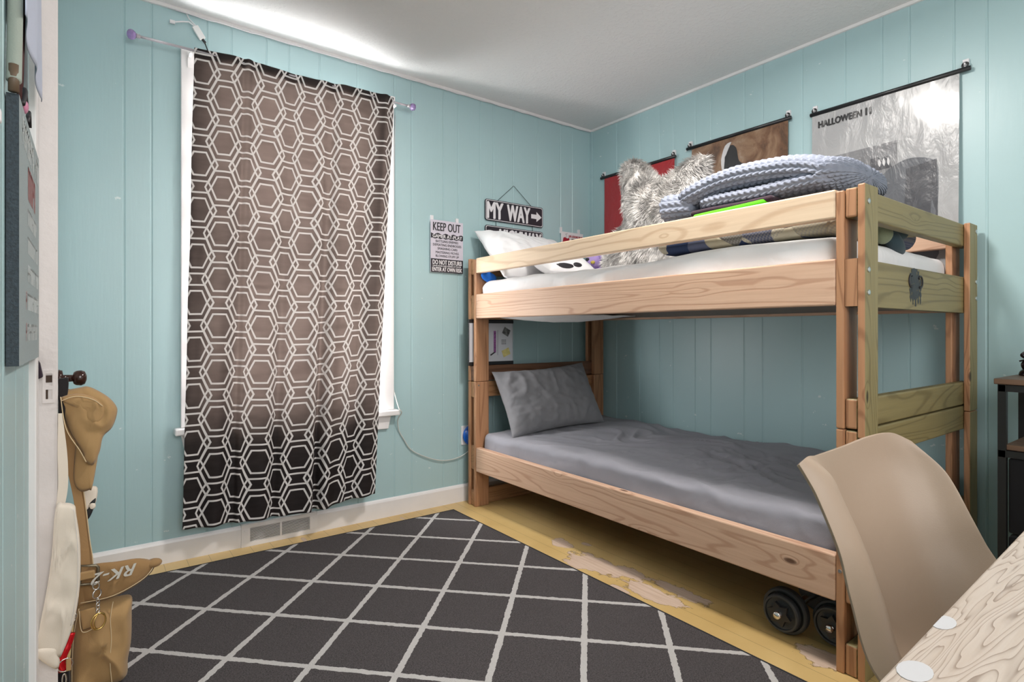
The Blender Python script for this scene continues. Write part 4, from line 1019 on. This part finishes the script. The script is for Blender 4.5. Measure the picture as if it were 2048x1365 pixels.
# ------------------------------------------------------------------ canvas and hangings on the left wall
cv = thing('wall_canvas', 'dark stretched canvas with pale and red wording on left wall', 'canvas', (-.105, 1.5, .95))
M_CSIDE = plain('canvas_side', (.030, .045, .058), .7, bs=300, bst=.3, var=.3, vs=200); 
M_CFACE = plain('canvas_face', (.28, .33, .34), .45, bs=400, bst=.3)
CX0, CX1, CYa, CYb, CZa, CZb = -.1145, -.0975, 1.274, 1.735, .949, 1.413
m = MB().box(CX0, CX1, CYa, CYb, CZa, CZb, 0, {1: 1}); M_CW = plain('canvas_pale_letters', (.80, .84, .84), .5); M_CR = plain('canvas_red_letters', (.52, .17, .16), .5)
_cr = random.Random(3)
def ctx(n, y0, y1, z0, z1, mi):
    """a line of wording too foreshortened to read: a row of letter-sized strokes"""
    w = (y1-y0)/n; x = CX1+.0005
    for k in range(n):
        a = y0+w*k; g = _cr.random()
        if n > 6 and k % 5 == 3 and g < .5: continue
        for (p, q, u, v) in ((.08, .30, 0, 1), (.62, .84, 0 if g > .4 else .45, 1), (.08, .84, .84, 1) if g > .3 else (.08, .84, .42, .58)):
            m.add([(x, a+w*p, z0+(z1-z0)*u), (x, a+w*q, z0+(z1-z0)*u), (x, a+w*q, z0+(z1-z0)*v), (x, a+w*p, z0+(z1-z0)*v)], [(0, 1, 2, 3)], mi+2)
ctx(12, 1.33, 1.71, 1.345, 1.395, 0); ctx(5, 1.44, 1.62, 1.265, 1.330, 1)
for n_, z in ((9, 1.215), (11, 1.160), (12, 1.105), (14, 1.050), (8, .990)): ctx(n_, 1.44, 1.60+.008*n_, z, z+.033, 0)
for z in (1.050, .990): ctx(1, 1.40, 1.42, z, z+.035, 1)
obj('stretched_canvas', m, [M_CSIDE, M_CFACE, M_CW, M_CR], cv, fixn=False)
xh = -.104
sc_ = thing('grey_sheath', 'grey-green cloth sheath hanging at top left above the canvas', 'sheath', (xh, 1.28, 1.47))
m = MB(); P = catmull([(xh, 1.27, 1.43), (xh, 1.275, 1.46), (xh+.001, 1.285, 1.60), (xh+.001, 1.30, 1.9), (xh, 1.31, 2.2)], 6)
n = len(P); m.tube(P, [.0105*min(1, .35+i*.35) for i in range(n)], 14); obj('cloth_cover', m, fabric('grey_green_felt', (.30, .34, .30), .95, 300, .4), sc_, smooth=True)
obj('wooden_tip', MB().tube([(xh, 1.268, 1.414), (xh, 1.27, 1.46)], .0075, 12), plain('brown_wood', (.12, .08, .05), .5), sc_, smooth=True)
tag(obj('slim_rod', MB().tube([(xh, 1.36, 1.42), (xh, 1.43, 1.75), (xh, 1.48, 2.1)], .004, 10).tube([(xh, 1.39, 1.43), (xh, 1.52, 1.85), (xh, 1.58, 2.15)], .003, 8), plain('dark_red_rod', (.08, .03, .03), .4), smooth=True), 'thin dark rods leaning on wall behind the lavender cloth', 'rod')
m = MB().grid(24, 40, lambda i, j: (-.092+.004*math.sin(i*.55+j*.03)-.003*(i == 23), 1.262+.441*i/23+.004*math.sin(j*.4), 2.15-.603*j/39+.006*math.sin(i*.5)))
tag(obj('lavender_cloth', m, fabric('lavender_cotton', (.46, .50, .62), .9), smooth=True, solid=.0015), 'pale lavender cloth hanging beside the door frame, top left', 'cloth')
m = MB().ball((xh+.004, 1.385, 1.427), .008, .014, .014, 12).tube(catmull([(xh+.004, 1.36, 1.424), (xh+.006, 1.38, 1.45), (xh+.004, 1.40, 1.462), (xh+.004, 1.43, 1.44)], 5), .005, 8, 1).tube([(xh+.004, 1.47, 1.424), (xh+.004, 1.50, 1.452), (xh+.004, 1.51, 1.424)], .004, 8, 1)
tag(obj('pink_trinket', m, [plain('pink_glitter', (.55, .22, .34), .3), M_INK], smooth=True), 'tiny pink and black trinket resting on top of the canvas', 'trinket')
tag(obj('adhesive_hook', MB().box(XL, XL+.008, 1.05, 1.075, 1.29, 1.40).box(XL+.008, XL+.016, 1.055, 1.07, 1.30, 1.32), M_LETTER, bevel=.003), 'white plastic adhesive hook on left wall behind the canvas', 'hook')
tag(obj('dark_garment', MB().prism([(-.118, 1.835, .965), (-.100, 1.835, .93), (-.094, 1.835, .895), (-.118, 1.835, .885)], (0, -.02, 0)), fabric('dark_felt', (.03, .02, .03), .9), bevel=.004), 'scrap of dark cloth poking out behind the door edge', 'cloth')
# ------------------------------------------------------------------ things hanging on the door knob
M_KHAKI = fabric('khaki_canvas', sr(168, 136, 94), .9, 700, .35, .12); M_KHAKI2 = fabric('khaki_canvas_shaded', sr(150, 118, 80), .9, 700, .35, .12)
M_STITCH = plain('pale_thread', sr(206, 184, 148), .8); M_ECRU = fabric('ecru_canvas', sr(222, 212, 198), .9, 800, .3, .04)
def xz(Y, amp=0): return lambda a, b, d: Vector((a, Y-d, b))
def ribbon(L, R, th, y, m=None, mi=0, yo=None):
    m = m or MB(); n = len(L); Lc = catmull([(p[0], y(p[1]) if callable(y) else y, p[1]) for p in L], 6); Rc = catmull([(p[0], (y(p[1]) if callable(y) else y)+(yo or 0), p[1]) for p in R], 6)
    k = len(Lc); d = Vector((0, th, 0))
    vs = Lc+Rc+[p+d for p in Lc]+[p+d for p in Rc]; fs = []
    for i in range(k-1):
        fs += [(i, k+i, k+i+1, i+1), (2*k+i, 2*k+i+1, 3*k+i+1, 3*k+i), (i, i+1, 2*k+i+1, 2*k+i), (k+i, 3*k+i, 3*k+i+1, k+i+1)]
    fs += [(0, 2*k, 3*k, k), (k-1, 2*k-1, 4*k-1, 3*k-1)]; m.add(vs, fs, mi); return m
bg = thing('messenger_bag', 'khaki canvas shoulder bag hanging by its strap from the door knob', 'bag', (0.02, 1.93, .02))
body = smoothp([(-.030, .272), (.016, .266), (.060, .258), (.094, .250), (.095, .207), (.094, .127), (.086, .071), (.079, .020), (.02, .016), (-.043, .020), (-.046, .089), (-.036, .209)], 5)
obj('body', puff(body, (.028, .14), xz(1.955), .045, 12, .45, .009, 11, 11, .7), M_KHAKI, bg, smooth=True)
flap = smoothp([(-.024, .340), (.003, .372), (.060, .370), (.113, .364), (.150, .338), (.125, .302), (.056, .274), (-.010, .270), (-.026, .285)], 5)
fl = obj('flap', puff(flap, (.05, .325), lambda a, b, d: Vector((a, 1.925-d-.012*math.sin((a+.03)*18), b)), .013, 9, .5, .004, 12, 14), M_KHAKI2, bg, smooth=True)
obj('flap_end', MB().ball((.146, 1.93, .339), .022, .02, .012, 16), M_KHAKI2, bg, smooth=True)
m = MB(); g = 1.9065
put_text(m, 'RK-2', (.102, g-.016, .362), (-.094, 0, -.006), (-.012, -.002, -.030), 0, .001)
obj('stencil_letters', m, plain('stencil_white', (.55, .53, .48), .8), fl, fixn=False)
def seam(pts, nm='seam', r=.0012, par=None, mat_=None): return obj(nm, MB().tube(catmull(pts, 6), r, 6), mat_ or M_STITCH, par or bg, smooth=True)
seam([(.050, 1.910, .262), (.044, 1.905, .22), (.046, 1.905, .16), (.043, 1.905, .10), (.048, 1.91, .03)])
seam([(-.025, 1.915, .262), (-.036, 1.925, .19), (-.040, 1.925, .10), (-.040, 1.925, .03)])
seam([(-.022, 1.9, .282), (.05, 1.898, .283), (.12, 1.905, .309), (.148, 1.92, .336)])
obj('side_patch', puff([(-.024, .262), (.010, .262), (.012, .208), (-.018, .204)], (-.005, .235), xz(1.905), .004, 5), M_KHAKI, bg, smooth=True)
seam([(-.024, 1.900, .262), (-.018, 1.900, .204), (.012, 1.900, .208)])
ybody = lambda z: 1.905+.03*max(0, min(1, (z-.35)/.5))
st1 = ribbon([(-.068, .860), (-.064, .746), (-.052, .650), (-.038, .567), (-.027, .470), (-.024, .374), (-.026, .275)], [(-.040, .850), (-.026, .715), (-.026, .640), (-.014, .550), (-.003, .438), (.004, .384), (.010, .270)], .004, ybody, None, 0, .02)
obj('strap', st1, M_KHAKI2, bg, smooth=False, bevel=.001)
seam([(-.024, ybody(.7)+.017, .715), (-.0245, ybody(.64)+.017, .64), (-.0125, ybody(.55)+.017, .55), (-.0015, ybody(.44)+.017, .438), (.005, 1.922, .384), (.010, 1.925, .27)], r=.0014)
bk = [(-.023, 1.897, .383), (.012, 1.895, .376), (.0165, 1.895, .370), (.0165, 1.895, .332), (.012, 1.895, .327), (-.023, 1.897, .333)]
obj('buckle', MB().tube(bk, .0042, 10, closed=True), plain('aged_brass', (.20, .17, .12), .4, .8), bg, smooth=True)
obj('strap_loop', MB().box(-.026, .010, 1.889, 1.900, .345, .366), M_KHAKI, bg, bevel=.003)
# cap-like folded khaki cloth over the knob
cp_ = thing('khaki_cap', 'folded khaki garrison cap draped over the dark door knob', 'cap', (0, 1.94, .65))
cap = smoothp([(-.066, .848), (-.023, .862), (-.001, .862), (.035, .836), (.055, .809), (.058, .787), (.047, .750), (.027, .727), (.020, .690), (.006, .655), (-.010, .666), (-.018, .693), (-.045, .751), (-.060, .808)], 5)
obj('crown', puff(cap, (.005, .79), lambda a, b, d: Vector((a, 1.865-d+.02*(a > .03)*(a-.03)*10, b)), .022, 12, .5, .006, 21, 16, .5), M_KHAKI, cp_, smooth=True)
fold = smoothp([(-.062, .838), (-.030, .848), (.004, .838), (.028, .815), (.030, .790), (.016, .765), (-.004, .772), (-.018, .800), (-.035, .815)], 4)
obj('folded_brim', puff(fold, (.0, .81), xz(1.846), .010, 8, .5, .004, 22, 20), M_KHAKI, cp_, smooth=True)
seam([(-.061, 1.842, .842), (-.050, 1.842, .76), (-.022, 1.842, .70), (-.009, 1.845, .668)], par=cp_)
seam([(-.060, 1.835, .832), (-.030, 1.833, .842), (.004, 1.833, .832), (.026, 1.837, .812)], par=cp_)
tab = smoothp([(-.026, .745), (.0, .735), (.025, .745), (.017, .679), (.004, .592), (-.003, .585), (-.020, .584), (-.033, .603), (-.036, .640)], 5)
tb = obj('hanging_tab', puff(tab, (-.006, .66), xz(1.885), .008, 8, .5, .002, 23), M_KHAKI, cp_, smooth=True)
tag(obj('black_strap', ribbon([(-.066, .888), (-.0665, .85), (-.066, .768)], [(-.046, .890), (-.046, .86), (-.056, .768)], .012, 1.852), fabric('black_webbing', (.015, .013, .014), .7, 400), bevel=.002), 'black webbing strap looped over door knob beside the cap', 'strap')
# ecru tote
tt = thing('tote_bag', 'plain ecru canvas tote hanging low against door edge', 'bag', (-.06, 1.8, .2))
tote = smoothp([(-.070, .566), (-.052, .575), (-.033, .566), (-.029, .541), (-.021, .460), (-.022, .355), (-.034, .267), (-.056, .198), (-.068, .188), (-.104, .216), (-.103, .262), (-.088, .36), (-.078, .447)], 4)
obj('body', puff(tote, (-.058, .38), xz(1.822), .007, 14, .3, .005, 31, 18), M_ECRU, tt, smooth=True)
obj('bottom_fold', puff(smoothp([(-.104, .225), (-.07, .217), (-.066, .198), (-.062, .176), (-.070, .160), (-.104, .20)], 4), (-.085, .20), xz(1.822), .010, 5), M_ECRU, tt, smooth=True)
obj('handle', ribbon([(-.066, .80), (-.067, .70), (-.066, .62), (-.070, .566)], [(-.058, .80), (-.048, .698), (-.046, .618), (-.052, .566)], .003, 1.842), M_ECRU, tt)
seam([(-.034, 1.808, .56), (-.026, 1.805, .46), (-.027, 1.805, .355), (-.040, 1.806, .267)], par=tt, mat_=M_TRIMG, r=.0007)
# small printed pouch behind
pc = thing('printed_pouch', 'small cream cloth pouch with black printed corner below the cap', 'pouch', (0, 1.99, .5))
obj('pouch', puff(smoothp([(-.032, .573), (-.003, .579), (.016, .572), (.010, .524), (-.008, .490), (-.020, .512)], 4), (-.006, .54), xz(1.955), .008, 6), M_ECRU, pc, smooth=True)
obj('printed_corner', puff(smoothp([(.012, .545), (-.001, .538), (-.006, .520), (-.018, .514), (-.0085, .488), (.004, .508)], 4), (-.002, .515), xz(1.950), .0068, 5), plain('black_print', (.012, .014, .016), .7), pc, smooth=True)
obj('printed_oval', puff([(.004+.008*math.cos(k*.5236), .526+.010*math.sin(k*.5236)) for k in range(12)], (.004, .526), xz(1.946), .0045, 4), M_ECRU, pc, smooth=True)
# key chain with gold ring
kc = thing('keychain', 'short key chain with gold oval ring clipped on khaki bag', 'keychain', (.016, 1.86, .24))
def ring3(c, rx, rz, r, tilt=0, n=20, mt_=None, nm='link', par=None):
    P = [(c[0]+rx*math.cos(2*math.pi*k/n), c[1]+math.sin(tilt)*rx*math.cos(2*math.pi*k/n), c[2]+rz*math.sin(2*math.pi*k/n)) for k in range(n)]
    return obj(nm, MB().tube(P, r, 8, closed=True), mt_ or M_CHROME, par or kc, smooth=True)
ring3((.012, 1.885, .325), .007, .010, .0018, nm='split_ring'); ring3((.014, 1.88, .305), .009, .012, .0018, .8, nm='split_ring')
for k in range(4): ring3((.016, 1.872-.002*k, .288-.008*k), .0035, .0055, .0012, (k % 2)*1.4)
ring3((.017, 1.865, .236), .0155, .021, .0022, .3, 28, M_BRASS, 'gold_ring'); ring3((.020, 1.868, .236), .0125, .020, .0016, 1.0, 28, M_BRASS, 'gold_ring')
# red clip and dark lanyard
rc = thing('red_carabiner', 'red metal clip with steel rings hanging behind the tote bag', 'carabiner', (-.06, 1.87, .15))
M_REDM = plain('red_anodised', (.60, .008, .015), .25, .4)
obj('clip_body', MB().tube(catmull([(-.040, 1.868, .222), (-.046, 1.865, .200), (-.058, 1.862, .172), (-.062, 1.862, .150), (-.056, 1.862, .135)], 6), [.009]*8+[.011]*17, 14), M_REDM, rc, smooth=True)
for k in range(6): ring3((-.032-.003*k, 1.875, .262-.009*k), .003, .005, .0012, (k % 2)*1.4, par=rc)
ring3((-.052, 1.852, .150), .015, .016, .0018, .2, nm='steel_ring', par=rc); ring3((-.054, 1.852, .112), .004, .016, .0018, .2, nm='snap_hook', par=rc); ring3((-.056, 1.852, .078), .016, .018, .0018, .2, nm='steel_ring', par=rc)
obj('webbing_tab', MB().box(-.050, -.040, 1.846, 1.850, .135, .165).box(-.066, -.042, 1.846, 1.850, .02, .066), M_KHAKI, rc, bevel=.001)
tag(obj('dark_pouch', puff(smoothp([(-.072, .125), (-.046, .130), (-.045, .010), (-.074, .012)], 4), (-.058, .07), xz(1.90), .012, 5), fabric('black_cloth', (.01, .008, .01), .9), smooth=True), 'black pouch behind red clip and beside khaki bag', 'pouch')
